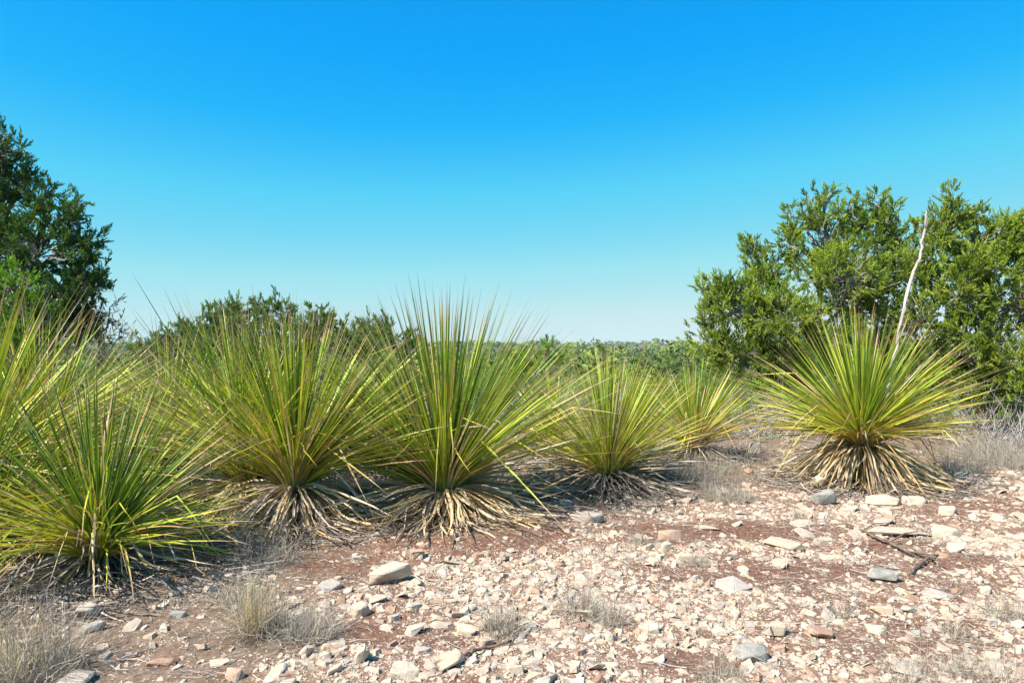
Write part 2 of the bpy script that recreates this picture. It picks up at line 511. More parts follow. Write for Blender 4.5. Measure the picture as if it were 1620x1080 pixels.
_i = np.arange(SEG)[:, None] * 3; _j = np.arange(2)[None]
BF = np.stack([_i + _j, _i + _j + 1, _i + _j + 4, _i + _j + 3], -1).reshape(-1, 4)
BUV = np.stack(np.broadcast_arrays(np.array([0, 0.5, 1.0])[None, :], np.linspace(0, 1, SEG + 1)[:, None]), -1).reshape(-1, 2)
NB = (SEG + 1) * 3

def emit_blades(V, dry, rnd, parent, off, name, limit, stuff_name, order=None):
    """the first `limit` blades as parts of their own, the rest as one mesh"""
    n = len(V)
    V = V.reshape(n, NB, 3) - np.asarray(off)[None, None]
    idx = np.arange(n) if order is None else order
    for i in idx[:limit]:
        nmesh(name, V[i], BF, M_BLADE, parent, {'dry': np.full(NB, dry[i]), 'rnd': np.full(NB, rnd[i])}, BUV, True)
    rest = idx[limit:]
    if len(rest):
        m = len(rest)
        F = (BF[None] + (np.arange(m) * NB)[:, None, None]).reshape(-1, 4)
        nmesh(stuff_name, V[rest].reshape(-1, 3), F, M_BLADE, parent,
              {'dry': np.repeat(dry[rest], NB), 'rnd': np.repeat(rnd[rest], NB)}, np.tile(BUV, (m, 1)), True, {'kind': 'stuff'})

def sotol(label, px, py, depth, L, n=520, nparts=300, thmax=98, pw=0.62, W=0.0135, dry0=0.12, lean=(0, 0), droop=10,
          skirt=330, skirt_parts=260, skL=0.62, sk_th=112, sk_droop=28, sk_dry=0.80, kinks=0.05, sky=0.16, front=0.2, dead_share=0.05, mess=0.02):
    cx, cy, cz = at(px, py, depth)
    gz = float(terrain(cx, cy))
    root = thing('sotol', label, 'sotol plant', (cx, cy, gz), 'sotol plants')
    R = math.radians
    u = rng.random(n)
    thn = u ** pw
    th0 = R(thmax) * thn + rng.normal(0, R(3), n)
    th0 = np.abs(th0)
    az = rng.uniform(0, 2 * math.pi, n)
    th0 = th0 * (1 - front * np.maximum(0, -np.cos(az)))
    base = np.zeros((n, 3))
    rb = 0.055 * np.minimum(1, thn * 1.2 + 0.1) * (0.7 + L * 0.25)
    base[:, 0] = cx + np.sin(az) * rb; base[:, 1] = cy + np.cos(az) * rb
    base[:, 2] = cz - 0.10 * thn + rng.normal(0, 0.015, n)
    LL = L * (0.95 + 0.24 * thn - 0.30 * thn ** 3) * np.where(rng.random(n) < 0.2, rng.uniform(0.55, 0.9, n), rng.normal(1, 0.07, n).clip(0.8, 1.18))
    WW = W * rng.uniform(0.65, 1.15, n)
    dr = R(droop) * (thn ** 1.3) * rng.uniform(0.0, 2.2, n)
    kt = rng.uniform(0.3, 0.85, n); ka = np.where(rng.random(n) < kinks * (0.3 + 1.6 * thn), rng.uniform(R(20), R(75), n), 0)
    V = blade_set(n, base, az, th0, LL, WW, dr, rng.normal(0, 0.5, n), rng.normal(0, 0.8, n), kink=(kt, ka), floor=0.01 + rng.random(n) * 0.05, wig=mess)
    dry = dry0 + 0.04 + 0.28 * thn ** 1.7 + rng.normal(0, 0.11, n) + np.where(ka > 0, 0.17, 0)
    dead = rng.random(n) < dead_share + 0.025 + 0.15 * thn ** 4
    dry = np.where(dead, rng.uniform(0.58, 0.88, n), dry).clip(0, 1)
    # lean of the whole head
    if lean != (0, 0):
        q = (V - np.array([cx, cy, cz]))
        V = V.copy(); h = q[..., 2]
        V[..., 0] += h * lean[0]; V[..., 1] += h * lean[1]
    off = (cx, cy, gz)
    # nearest-to-camera blades become parts first
    mid = V.reshape(n, NB, 3)[:, NB // 2, 1]
    order = np.argsort(mid + rng.normal(0, 0.05, n))
    emit_blades(V, dry, rng.random(n), root, off, 'leaf', nparts, 'inner_leaves', order)
    # dead skirt
    m = skirt
    az = rng.uniform(0, 2 * math.pi, m)
    thn = rng.random(m)
    th0 = R(sk_th) + rng.normal(0, R(11), m) + R(14) * (thn - 0.5)
    base = np.zeros((m, 3)); rb = 0.06 + 0.02 * rng.random(m)
    base[:, 0] = cx + np.sin(az) * rb; base[:, 1] = cy + np.cos(az) * rb
    base[:, 2] = np.maximum(cz - 0.06 - sky * thn, gz + 0.02)
    LL = skL * rng.uniform(0.6, 1.25, m)
    V = blade_set(m, base, az, th0, LL, W * rng.uniform(0.9, 1.6, m), R(sk_droop) * rng.uniform(0.2, 1.6, m), rng.normal(0, 0.6, m), rng.normal(0, 2.0, m),
                  fold=0.32, wig=0.11, floor=0.008 + rng.random(m) ** 2 * 0.08, mode='dead',
                  kink=(rng.uniform(0.3, 0.9, m), np.where(rng.random(m) < 0.45, rng.uniform(R(-35), R(45), m), 0)))
    dry = (sk_dry + 0.03 + rng.normal(0, 0.08, m) + 0.10 * thn).clip(0.66, 1)
    mid = V.reshape(m, NB, 3)[:, NB // 2, 1]
    emit_blades(V, dry, rng.random(m), root, off, 'dry_leaf', skirt_parts, 'dead_leaf_skirt', np.argsort(mid + rng.normal(0, 0.05, m)))
    # short trunk hidden in the leaf bases
    hgt = max(cz - gz - 0.04, 0.06)
    k = 6
    path = [(0, 0, -0.03 + (hgt + 0.03) * i / (k - 1)) for i in range(k)]
    Vt, Ft, caps = tube(path, [0.05, 0.058, 0.062, 0.06, 0.055, 0.03], 10)
    nmesh('trunk', Vt, [Ft] + caps, M_BRANCH, root)
    return root, (cx, cy, cz, gz)

HEADS = []
def plant(*a, **k):
    r, h = sotol(*a, **k); HEADS.append(h); return r, h

plant('big sotol with a tall upright fan of leaves in the middle of the row', 704, 762, 5.1, 1.42, n=760, thmax=82, pw=0.68, W=0.0132, dry0=0.08, skirt=600, skirt_parts=290, front=0.3, dead_share=0.07, mess=0.03, skL=1.0, sk_th=107, sk_droop=12, sk_dry=0.73, sky=0.08, droop=7)
plant('nearest sotol at the lower left, with bent yellow outer leaves near the ground', 158, 852, 3.6, 0.93, n=560, thmax=92, pw=0.62, W=0.0112, dry0=0.04, front=0.15, dead_share=0.11, mess=0.07, skirt=200, skirt_parts=180, skL=0.42, sk_th=118, sk_dry=0.84, kinks=0.28, droop=14, sky=0.1)
plant('tall sotol with a broad tan skirt, between the nearest sotol and the middle one', 466, 752, 4.7, 1.22, n=640, thmax=80, pw=0.64, W=0.0125, dry0=0.15, droop=7, front=0.32, dead_share=0.08, mess=0.04, skirt=560, skirt_parts=290, skL=0.76, sk_th=116, sk_droop=30, sk_dry=0.78, sky=0.22)
plant('sotol pressed against the left side of the tan skirted one, leaves leaning left', 392, 745, 4.95, 1.28, n=520, thmax=82, pw=0.64, W=0.0125, dry0=0.12, droop=8, lean=(-0.14, 0), dead_share=0.08, mess=0.04, skirt=260, skirt_parts=160, skL=0.78, sk_th=113, sk_dry=0.80, sky=0.2)
plant('smaller sotol with a dark grey skirt, right of the middle one', 962, 738, 5.9, 1.04, n=520, thmax=84, pw=0.68, droop=8, W=0.0125, dry0=0.2, front=0.3, mess=0.035, skirt=360, skirt_parts=240, skL=0.74, sk_th=104, sk_droop=14, sk_dry=0.93, sky=0.08)
plant('round sotol with tan skirt and a tall bleached flower stalk, standing alone at the right', 1362, 690, 6.1, 1.17, n=760, thmax=90, pw=0.56, W=0.0138, dry0=0.16, droop=14, front=0.12, mess=0.03, skirt=480, skirt_parts=290, skL=0.78, sk_th=125, sk_droop=22, sk_dry=0.74, kinks=0.08, sky=0.26)
rootP6 = bpy.data.objects['sotol.005']
plant('small yellow-green sotol set back before the right hand junipers', 1098, 696, 7.4, 0.92, n=380, nparts=200, thmax=86, W=0.0125, dry0=0.24, skirt=150, skirt_parts=60, skL=0.45, sk_th=112, sk_dry=0.9)
plant('sotol cut by the left edge, its leaves slanting up to the right', -50, 768, 4.4, 1.42, n=520, thmax=86, W=0.0145, dry0=0.2, skirt=120, skirt_parts=50, skL=0.5, sk_th=116, sk_dry=0.85, pw=0.6)
plant('sotol at the lower left edge, beside the nearest one, mostly outside the picture', -58, 862, 3.8, 1.12, n=460, nparts=260, thmax=92, W=0.012, dry0=0.14, dead_share=0.1, mess=0.06, kinks=0.25, skirt=160, skirt_parts=80, skL=0.45, sk_th=116, sk_dry=0.85, pw=0.6)
plant('sotol behind the nearest one, between it and the dark tree', 62, 738, 5.3, 1.26, n=460, nparts=240, thmax=86, W=0.0135, dry0=0.22, skirt=120, skirt_parts=40, skL=0.5, sk_th=116, sk_dry=0.85)
plant('sotol half hidden behind the gap left of the tall tan skirted one', 268, 718, 6.1, 1.20, n=380, nparts=240, thmax=86, W=0.0135, dry0=0.24, skirt=160, skirt_parts=60, skL=0.5, sk_th=112, sk_dry=0.88)
plant('low dark green sotol in the shade behind the two big middle ones', 600, 712, 6.3, 0.82, n=260, nparts=160, thmax=88, W=0.0125, dry0=0.08, skirt=120, skirt_parts=40, skL=0.5, sk_th=110, sk_dry=0.9)
plant('dull small sotol at the back, behind the gap right of the middle one', 872, 690, 7.6, 0.85, n=230, nparts=130, thmax=92, W=0.012, dry0=0.33, skirt=100, skirt_parts=30, skL=0.45, sk_th=110, sk_dry=0.93)

# flower stalk of the right hand sotol
def flower_stalk():
    d = 5.98
    pts = [(1392, 690), (1400, 640), (1410, 590), (1419, 540), (1428, 498), (1437, 458), (1447, 428), (1457, 403), (1461, 380), (1464, 355), (1467, 333)]
    P = np.array([at(a, b, d + 0.02 * math.sin(i)) for i, (a, b) in enumerate(pts)])
    # resample with slight knots
    t = np.linspace(0, len(P) - 1, 41)
    Q = np.stack([np.interp(t, np.arange(len(P)), P[:, k]) for k in range(3)], -1)
    for _ in range(1):
        Q[1:-1] = (Q[:-2] + 2 * Q[1:-1] + Q[2:]) / 4
    Q[1:-1, 0] += rng.normal(0, 0.006, 39)
    rad = np.linspace(0.018, 0.009, 41) * (1 + 0.12 * np.sin(np.arange(41) * 2.3) + rng.normal(0, 0.05, 41))
    rad[-3:] *= [0.85, 0.6, 0.12]
    V, F, caps = tube(Q, rad, 10)
    off = np.array(rootP6.location)
    st = nmesh('flower_stalk', V - off, [F] + caps, M_STALK, rootP6, None, None, True)
    st['label'] = 'tall crooked bleached flower stalk'
    for i in (9, 15, 20, 26, 31, 35):     # dry bracts along the stalk
        a = Q[i] - off
        dr = np.array([rng.normal(0, 1), -abs(rng.normal(0, 1)), 0.9]); dr /= np.linalg.norm(dr)
        Vb, Fb, cb = tube([a, a + dr * 0.02, a + dr * 0.055], [0.006, 0.005, 0.0008], 5)
        nmesh('bract', Vb, [Fb] + cb, M_STALK, st)
flower_stalk()

# ------------------------------------------------------------------ junipers and other trees
def make_plumes():
    T = []
    for k in range(8):
        tri = []
        n = 12
        for i in range(n):
            t = (i + 0.5) / n
            a = rng.uniform(0, 2 * math.pi)
            el = math.radians(38 - 22 * t + rng.uniform(-10, 10))
            d = np.array([math.sin(el) * math.cos(a), math.sin(el) * math.sin(a), math.cos(el)])
            ln = 0.34 * (1 - 0.5 * t) * rng.uniform(0.8, 1.2)
            b = np.array([0, 0, t * 0.82])
            s = np.cross(d, rng.normal(0, 1, 3)); s /= np.linalg.norm(s)
            w = 0.085
            tri.append([b - s * w, b + s * w, b + d * ln])
        T.append(np.array(tri))
    return np.array(T)           # (8, n, 3, 3)
PLUMES = make_plumes()

def frames(D):
    """rotation matrices whose z axis is D"""
    n = len(D)
    r = rng.normal(0, 1, (n, 3))
    x = np.cross(D, r); x /= np.linalg.norm(x, axis=1)[:, None] + 1e-9
    y = np.cross(D, x)
    return np.stack([x, y, D], -1)

def plume_mesh(P, D, S, R):
    """triangles for plumes at P, along D, size S; returns verts, rnd"""
    k = rng.integers(0, len(PLUMES), len(P))
    M = frames(D)
    T = PLUMES[k].reshape(len(P), -1, 3) * S[:, None, None]
    V = np.einsum('nij,nkj->nki', M, T) + P[:, None]
    rr = np.clip(np.repeat(R, T.shape[1]) + np.repeat(rng.normal(0, 0.10, len(P) * T.shape[1] // 3), 3), 0, 1)
    return V.reshape(-1, 3), rr

def unit(n):
    v = rng.normal(0, 1, (n, 3)); return v / np.linalg.norm(v, axis=1)[:, None]

def tree(name, label, cat, trunk, lobes, mat, per_area=95, plume=0.08, group=None, up=0.5, limb_r=0.032, bare=0.0, npl=12, blen=0.17, clus=0.165, twig_mat=None, deadtwigs=0):
    """lobes: (x, y, z, rx, ry, rz) ellipsoids that carry foliage"""
    tx, ty = trunk
    gz = float(terrain(tx, ty))
    root = thing(name, label, cat, (tx, ty, gz), group)
    off = np.array([tx, ty, gz])
    AV, AR = [], []
    tw = Acc()
    lobes = [np.array(l, float) for l in lobes]
    zs = [l[2] for l in lobes]
    top = max(zs) - gz
    # trunk
    k = 9
    tp = np.array([[0.10 * top * fbm(np.array([i * 0.6]), np.array([tx]), 5)[0], 0.10 * top * fbm(np.array([i * 0.6]), np.array([tx + 9]), 6)[0], -0.1 + top * 0.85 * i / (k - 1)] for i in range(k)])
    tp[0, :2] = 0
    Vt, Ft, caps = tube(tp, np.linspace(limb_r * 2.2, limb_r * 0.5, k), 9)
    nmesh('trunk', Vt, [Ft] + caps, M_BARK, root, None, None, True)
    for l in lobes:
        c, r = l[:3] - off, l[3:6]
        # limb
        hz = np.clip((c[2] - 0.5 * np.hypot(c[0], c[1]) - 0.2) / (top * 0.85 + 0.1), 0.05, 0.95)
        st = np.array([np.interp(hz * (k - 1), np.arange(k), tp[:, q]) for q in range(3)])
        midp = (st + c) / 2 + np.array([rng.normal(0, 0.08), rng.normal(0, 0.08), -0.12 * np.linalg.norm(c - st)])
        tt = np.linspace(0, 1, 8)[:, None]
        lp = (1 - tt) ** 2 * st + 2 * tt * (1 - tt) * midp + tt ** 2 * c
        lp[1:-1] += rng.normal(0, 0.02, (6, 3))
        Vl, Fl, cl = tube(lp, np.linspace(limb_r, limb_r * 0.35, 8), 6)
        nmesh('branch', Vl, [Fl] + cl, M_BARK, root, None, None, True)
        area = 4 * math.pi * ((r[0] * r[1]) ** 1.6 / 3 + (r[0] * r[2]) ** 1.6 / 3 + (r[1] * r[2]) ** 1.6 / 3) ** (1 / 1.6)
        nb = max(6, int(area * per_area * 0.5))
        nc = max(4, nb // 7)
        uc = unit(nc)
        radc = rng.random(nc) ** 0.33 * (0.80 + 0.36 * rng.random(nc))
        Cc = c + uc * r * radc[:, None]
        ci = rng.integers(0, nc, nb)
        off_ = unit(nb) * (rng.random(nb) ** 0.5)[:, None] * clus * np.array([1, 1, 1.25])
        B = Cc[ci] + off_
        kk = B[:, 2] > 0.08
        B = B[kk]; ci = ci[kk]; off_ = off_[kk]
        nb = len(B)
        uu = (B - c) / r; uu /= np.linalg.norm(uu, axis=1)[:, None] + 1e-9
        uu = uu * 0.45 + off_ / clus * 0.8
        uu /= np.linalg.norm(uu, axis=1)[:, None] + 1e-9
        D = uu * 0.75 + np.array([0, 0, up]) + rng.normal(0, 0.42, (nb, 3))
        D /= np.linalg.norm(D, axis=1)[:, None]
        Lb = blen * rng.uniform(0.6, 1.35, nb)
        B0 = B - D * Lb[:, None] * 0.6
        rb = np.clip(rng.random(nc)[ci] * 0.6 + rng.random(nb) * 0.4, 0, 1)
        # plumes along each branchlet
        n_ = npl
        tpos = np.linspace(0.12, 1.0, n_)[None] + rng.normal(0, 0.04, (nb, n_))
        Pp = B0[:, None] + D[:, None] * (Lb[:, None] * tpos)[..., None]
        side = unit(nb * n_).reshape(nb, n_, 3)
        side -= D[:, None] * np.sum(side * D[:, None], 2)[..., None]
        side /= np.linalg.norm(side, axis=2)[..., None] + 1e-9
        spread = (0.75 * (1 - 0.55 * tpos))[..., None]
        Dp = D[:, None] + side * spread + np.array([0, 0, 0.15])
        Dp /= np.linalg.norm(Dp, axis=2)[..., None]
        Sp = plume * rng.uniform(0.7, 1.3, (nb, n_)) * (1.15 - 0.35 * tpos)
        Rr = np.clip(rb[:, None] * 0.55 + rng.random((nb, n_)) * 0.35 + 0.18 * (tpos - 0.4), 0, 1)
        keep = rng.random((nb, n_)) > bare
        V, R_ = plume_mesh(Pp[keep], Dp[keep], Sp[keep], Rr[keep])
        AV.append(V); AR.append(R_)
        # twigs
        start = c + (B - c) * rng.uniform(0.05, 0.5, nb)[:, None] - np.array([0, 0, 0.05])
        for i in range(nb):
            if i % 2 and nb > 60: continue
            m = (start[i] + B0[i]) / 2 + rng.normal(0, 0.03, 3)
            V, F, _ = tube([start[i], m, B0[i], B0[i] + D[i] * Lb[i] * 0.7], [0.007, 0.005, 0.0035, 0.001], 3)
            tw.add(V, F)
    V = np.concatenate(AV); Rn = np.concatenate(AR)
    nmesh('foliage', V, np.arange(len(V)).reshape(-1, 3), mat, root, {'rnd': Rn}, None, False, {'kind': 'stuff'})
    # bare dead twigs low in the crown
    for _ in range(deadtwigs):
        l = lobes[rng.integers(len(lobes))]
        c = l[:3] - off
        a = rng.uniform(0, 2 * math.pi)
        z0 = rng.uniform(0.1, max(0.4, top * 0.6))
        b = np.array([c[0] * rng.random(), c[1] * rng.random(), z0])
        d = np.array([math.cos(a), math.sin(a) * 0.7 - 0.3, rng.uniform(-0.3, 0.7)]); d /= np.linalg.norm(d)
        ln = rng.uniform(0.2, 0.55)
        p1 = b + d * ln * 0.5 + rng.normal(0, 0.05, 3); p2 = b + d * ln + rng.normal(0, 0.1, 3)
        V, F, _ = tube([b, p1, p2], [0.008, 0.005, 0.001], 3); tw.add(V, F)
        for q in range(3):
            e = p1 + (p2 - p1) * rng.random(); f = e + (d + rng.normal(0, 0.6, 3)) * ln * 0.3
            V, F, _ = tube([e, f], [0.004, 0.001], 3); tw.add(V, F)
    tw.build('twigs', M_TWIG, root, True, {'kind': 'stuff'})
    return root

def pxl(px, py, d, rx, rz=None, ry=None):
    """an ellipsoid from its centre, distance and radii in photo pixels"""
    x, y, z = at(px, py, d)
    s = d / FPX
    rz = rx if rz is None else rz
    return (x, y, z, rx * s, (ry if ry else rx) * s, rz * s)

D1 = 9.6
right_a = [pxl(1310, 395, D1, 52, 62), pxl(1385, 372, D1 + .1, 45, 50), pxl(1248, 382, D1 - .1, 28, 38), pxl(1345, 440, D1 - .6, 70, 55),
           pxl(1208, 430, D1, 45, 36), pxl(1140, 468, D1 - .2, 42, 20), pxl(1185, 490, D1 - .3, 62, 42), pxl(1128, 530, D1, 38, 44), pxl(1240, 505, D1 - .7, 60, 48),
           pxl(1300, 545, D1 - .4, 70, 45), pxl(1180, 560, D1 - .2, 60, 42), pxl(1375, 470, D1 - .2, 55, 60), pxl(1240, 590, D1, 80, 40), pxl(1385, 560, D1 + .3, 60, 60),
           pxl(1285, 335, D1, 22, 26), pxl(1300, 318, D1, 16, 14), pxl(1345, 335, D1, 16, 26), pxl(1388, 325, D1, 14, 22), pxl(1120, 456, D1 - .1, 26, 9), pxl(1250, 345, D1, 12, 20), pxl(1190, 400, D1, 18, 22), pxl(1420, 395, D1, 24, 44)]
tree('juniper_tree', 'yellow-green juniper with a long arm reaching left, behind the small sotol', 'juniper tree', (1300 * 0 + at(1300, 600, D1 + .1)[0], D1 + .1), right_a, M_JUN, per_area=168, deadtwigs=90, group='junipers of the ridge')
D2 = 8.9
right_b = [pxl(1492, 372, D2, 36, 50), pxl(1500, 330, D2, 18, 26), pxl(1545, 385, D2, 40, 46), pxl(1580, 380, D2, 34, 40), pxl(1545, 340, D2, 16, 18), pxl(1590, 345, D2, 18, 20), pxl(1622, 400, D2, 40, 50), pxl(1460, 425, D2, 40, 48),
           pxl(1530, 460, D2 - .4, 60, 50), pxl(1600, 480, D2 - .3, 55, 60), pxl(1455, 505, D2 - .2, 42, 50), pxl(1520, 545, D2 - .3, 62, 46), pxl(1600, 570, D2 - .7, 46, 55), pxl(1680, 450, D2, 70, 80),
           pxl(1690, 560, D2, 70, 70), pxl(1480, 590, D2, 60, 34), pxl(1560, 620, D2 - .2, 60, 34), pxl(1615, 640, D2 - .6, 34, 34), pxl(1465, 375, D2, 16, 30), pxl(1560, 420, D2 - .5, 34, 30), pxl(1625, 375, D2, 14, 30)]
tree('juniper_tree', 'large juniper at the right edge, behind the flower stalk', 'juniper tree', (at(1560, 600, D2 + .1)[0], D2 + .1), right_b, M_JUN, per_area=168, deadtwigs=130, group='junipers of the ridge')
D3 = 8.6
left_a = [pxl(2, 245, D3, 32, 34), pxl(6, 218, D3, 20, 16), pxl(28, 290, D3, 32, 36), pxl(-30, 300, D3, 60, 70), pxl(80, 345, D3, 30, 36), pxl(112, 330, D3, 20, 22), pxl(112, 375, D3, 34, 34), pxl(60, 400, D3 - .3, 60, 44), pxl(130, 425, D3, 32, 34),
          pxl(148, 440, D3, 24, 28), pxl(100, 460, D3 - .2, 52, 36), pxl(-20, 420, D3, 80, 70), pxl(142, 492, D3, 32, 24), pxl(70, 520, D3, 66, 36), pxl(10, 345, D3, 50, 40), pxl(-90, 380, D3, 80, 120), pxl(125, 520, D3, 36, 22), pxl(-60, 500, D3, 90, 60), pxl(72, 310, D3, 14, 20)]
tree('juniper_tree', 'tall dark juniper cut off by the left edge', 'juniper tree', (at(-40, 600, D3)[0], D3 + .1), left_a, M_JUN_SHADE, per_area=168, deadtwigs=90, limb_r=0.06, group='junipers of the ridge')
tree('sapling', 'sparse see-through sapling at the right foot of the dark juniper', 'young tree', (at(158, 600, 8.9)[0], 8.9),
     [pxl(175, 505, 8.9, 24, 26), pxl(190, 520, 8.9, 14, 34), pxl(160, 530, 8.9, 30, 26), pxl(182, 478, 8.9, 10, 12)], M_JUN_SHADE, per_area=60, bare=0.72, npl=8, limb_r=0.015, deadtwigs=40, plume=0.08)
D4 = 7.2
tree('juniper_shrub', 'bright green young juniper at the left edge, before the dark tall one', 'juniper shrub', (at(20, 640, D4)[0], D4),
     [pxl(15, 455, D4, 44, 26), pxl(48, 472, D4, 24, 22), pxl(-30, 470, D4, 50, 40), pxl(20, 510, D4, 56, 34), pxl(66, 505, D4, 20, 20), pxl(10, 560, D4, 60, 40)], M_JUNB, per_area=100, limb_r=0.02)
D5 = 15.0
mid = [('oak_tree', 'round-topped oak rising behind the two sotols left of the middle one', [pxl(372, 510, D5, 42, 22), pxl(430, 495, D5, 34, 22), pxl(405, 482, D5, 16, 10), pxl(350, 505, D5, 28, 16), pxl(400, 540, D5, 80, 30), pxl(330, 535, D5, 44, 24)], 400, D5),
       ('oak_tree', 'open crowned oak behind the gap between the two tallest sotols', [pxl(505, 502, D5 + 1, 22, 15), pxl(512, 520, D5 + 1, 36, 20), pxl(470, 520, D5 + 1, 32, 16), pxl(545, 530, D5 + 1, 36, 20), pxl(500, 550, D5 + 1, 60, 24)], 510, D5 + 1),
       ('oak_tree', 'oak close behind the left edge of the middle sotol fan', [pxl(590, 512, D5 + 2, 18, 12), pxl(580, 530, D5 + 2, 32, 18), pxl(612, 528, D5 + 2, 28, 20), pxl(640, 545, D5 + 2, 40, 20), pxl(590, 555, D5 + 2, 44, 20)], 600, D5 + 2),
       ('oak_tree', 'low rounded oak farthest left of the ones behind the sotols', [pxl(268, 532, D5 + 3, 28, 14), pxl(300, 520, D5 + 3, 24, 14), pxl(240, 548, D5 + 3, 36, 14), pxl(290, 555, D5 + 3, 50, 20)], 275, D5 + 3)]
for nm, lb, lo, px, d in mid:
    tree(nm, lb, 'oak tree', (at(px, 600, d)[0], d), lo, M_OAK, per_area=60, plume=0.12, npl=12, blen=0.24, clus=0.24, limb_r=0.05, group='oaks beyond the sotols', up=0.35)
tree('juniper_shrub', 'dark green pointed young juniper just right of the middle sotol fan', 'juniper shrub', (at(842, 640, 13)[0], 13),
     [pxl(832, 562, 13, 14, 16), pxl(862, 560, 13, 12, 14), pxl(845, 585, 13, 30, 22), pxl(825, 595, 13, 30, 22), pxl(875, 580, 13, 16, 20)], M_JUNB, per_area=80, plume=0.11, npl=12, limb_r=0.02, up=1.4)

# shrubs one can tell apart in the scrub beyond the ridge: few kinds, many copies
def shrub_proto(name, mat, w, h, n, leaf):
    V = []; Rn = []
    nb = 9
    C = np.stack([rng.normal(0, w * 0.33, nb), rng.normal(0, w * 0.33, nb), rng.uniform(h * 0.3, h * 0.78, nb)], -1)
    r = rng.uniform(0.22, 0.36, nb) * w
    k = rng.integers(0, nb, n)
    u = unit(n) * (rng.random(n) ** 0.3)[:, None]
    P = C[k] + u * r[k][:, None] * np.array([1, 1, 0.8])
    P = P[P[:, 2] > 0.1]
    n = len(P)
    D = unit(n) + np.array([0, 0, 0.8]); D /= np.linalg.norm(D, axis=1)[:, None]
    V, Rr = plume_mesh(P, D, leaf * rng.uniform(0.7, 1.3, n), np.clip(rng.random(n) * 0.5 + rng.random(nb)[k[:n]] * 0.5, 0, 1))
    return V, Rr

protos = []
for nm, mt, w, h, n, leaf in (('juniper_bush', M_JUN, 2.4, 2.2, 1100, 0.17), ('oak_bush', M_OAK, 3.0, 2.2, 1200, 0.19), ('bright_bush', M_JUNB, 1.9, 1.9, 900, 0.16)):
    V, Rr = shrub_proto(nm, mt, w, h, n, leaf)
    me_src = None
    protos.append((nm, mt, V, Rr))
SHRUB_LABEL = {'juniper_bush': 'mid green rounded juniper bush in the scrub below the ridge', 'oak_bush': 'greyish green spreading oak bush in the scrub below the ridge',
               'bright_bush': 'bright yellow-green bush in the scrub below the ridge'}
shrub_src = {}
def add_shrub(kind, x, y, s):
    nm, mt, V, Rr = protos[kind]
    z = float(terrain(x, y)) - 0.05
    if nm not in shrub_src:
        t = thing(nm, SHRUB_LABEL[nm], 'bush', (x, y, z), nm.replace('_', ' ') + ' scrub beyond the ridge')
        nmesh('foliage', V, np.arange(len(V)).reshape(-1, 3), mt, t, {'rnd': Rr}, None, False, {'kind': 'stuff'})
        stem = Acc()
        for q in range(4):
            a = q * 1.7; e = [math.cos(a) * 0.4, math.sin(a) * 0.4, 1.3]
            Vs, Fs, cs = tube([[0, 0, -0.05], [e[0] * .4, e[1] * .4, 0.5], e], [0.06, 0.045, 0.02], 5)
            stem.add(Vs, [Fs] + cs)
        stem.build('stems', M_BARK, t, True)
        shrub_src[nm] = t
    else:
        src = shrub_src[nm]
        t = src.copy(); COL.objects.link(t); t.location = (x, y, z)
        for ch in src.children:
            c = ch.copy(); COL.objects.link(c); c.parent = t
    px = 810 + x / y * FPX
    mk = min(SHRUB_MARKS, key=lambda q: abs(q[0] - px))
    far = 'close' if y < 17 else ('some way' if y < 27 else ('far' if y < 42 else 'very far'))
    side = '' if abs(px - mk[0]) < 22 else ('to the left of its line, ' if px < mk[0] else 'to the right of its line, ')
    lab = SHRUB_WORD[nm] + ' ' + far + ' behind the ' + mk[1] + (', slightly ' + ('left' if px < mk[0] else 'right') if side else '')
    if lab not in used_labels and len(lab.split()) <= 16:
        used_labels.add(lab); t['label'] = lab
    else:
        t['label'] = SHRUB_LABEL[nm]
    t.rotation_euler = (0, 0, random.uniform(0, 6.28)); t.scale = (s, s, s * random.uniform(0.85, 1.1))
SHRUB_MARKS = [(20, 'dark left edge juniper'), (165, 'sparse sapling'), (300, 'left hand sotols'), (460, 'tall tan skirted sotol'), (600, 'gap left of the middle sotol'), (704, 'middle sotol'),
               (842, 'pointed young juniper'), (962, 'small dark skirted sotol'), (1040, 'gap left of the long armed juniper'), (1098, 'small set-back sotol'), (1250, 'long armed juniper'), (1400, 'flower stalk'), (1560, 'right edge juniper'), (1700, 'right edge juniper, beyond the frame')]
SHRUB_WORD = {'juniper_bush': 'rounded mid green juniper bush', 'oak_bush': 'spreading grey-green oak bush', 'bright_bush': 'bright yellow-green bush'}
used_labels = set()
srng = random.Random(5)
spots = []
tries = 0
while len(spots) < 90 and tries < 6000:
    tries += 1
    y = 12.5 * (62 / 12.5) ** (srng.random() ** 0.9)
    x = srng.uniform(-0.80, 0.85) * y
    if any(math.hypot(x - a, y - b) < 0.10 * y * 0.55 + 0.5 for a, b in spots): continue
    px = 810 + x / y * FPX
    if y < 17 and not (640 < px < 1250 or px > 1500 or px < 210): continue
    spots.append((x, y))
for i, (x, y) in enumerate(spots):
    px = 810 + x / y * FPX
    low = 556 if 850 < px < 1100 else 546
    zt = CAM_H - (low + srng.uniform(0, 16) - HOR) * y / FPX
    s_ = srng.uniform(0.65, 1.12) * (1 + y / 110)
    s_ = max(0.35, min(s_, (zt - float(terrain(x, y))) / 2.75))
    add_shrub(srng.choice([0, 0, 1, 1, 2]), x, y, s_)

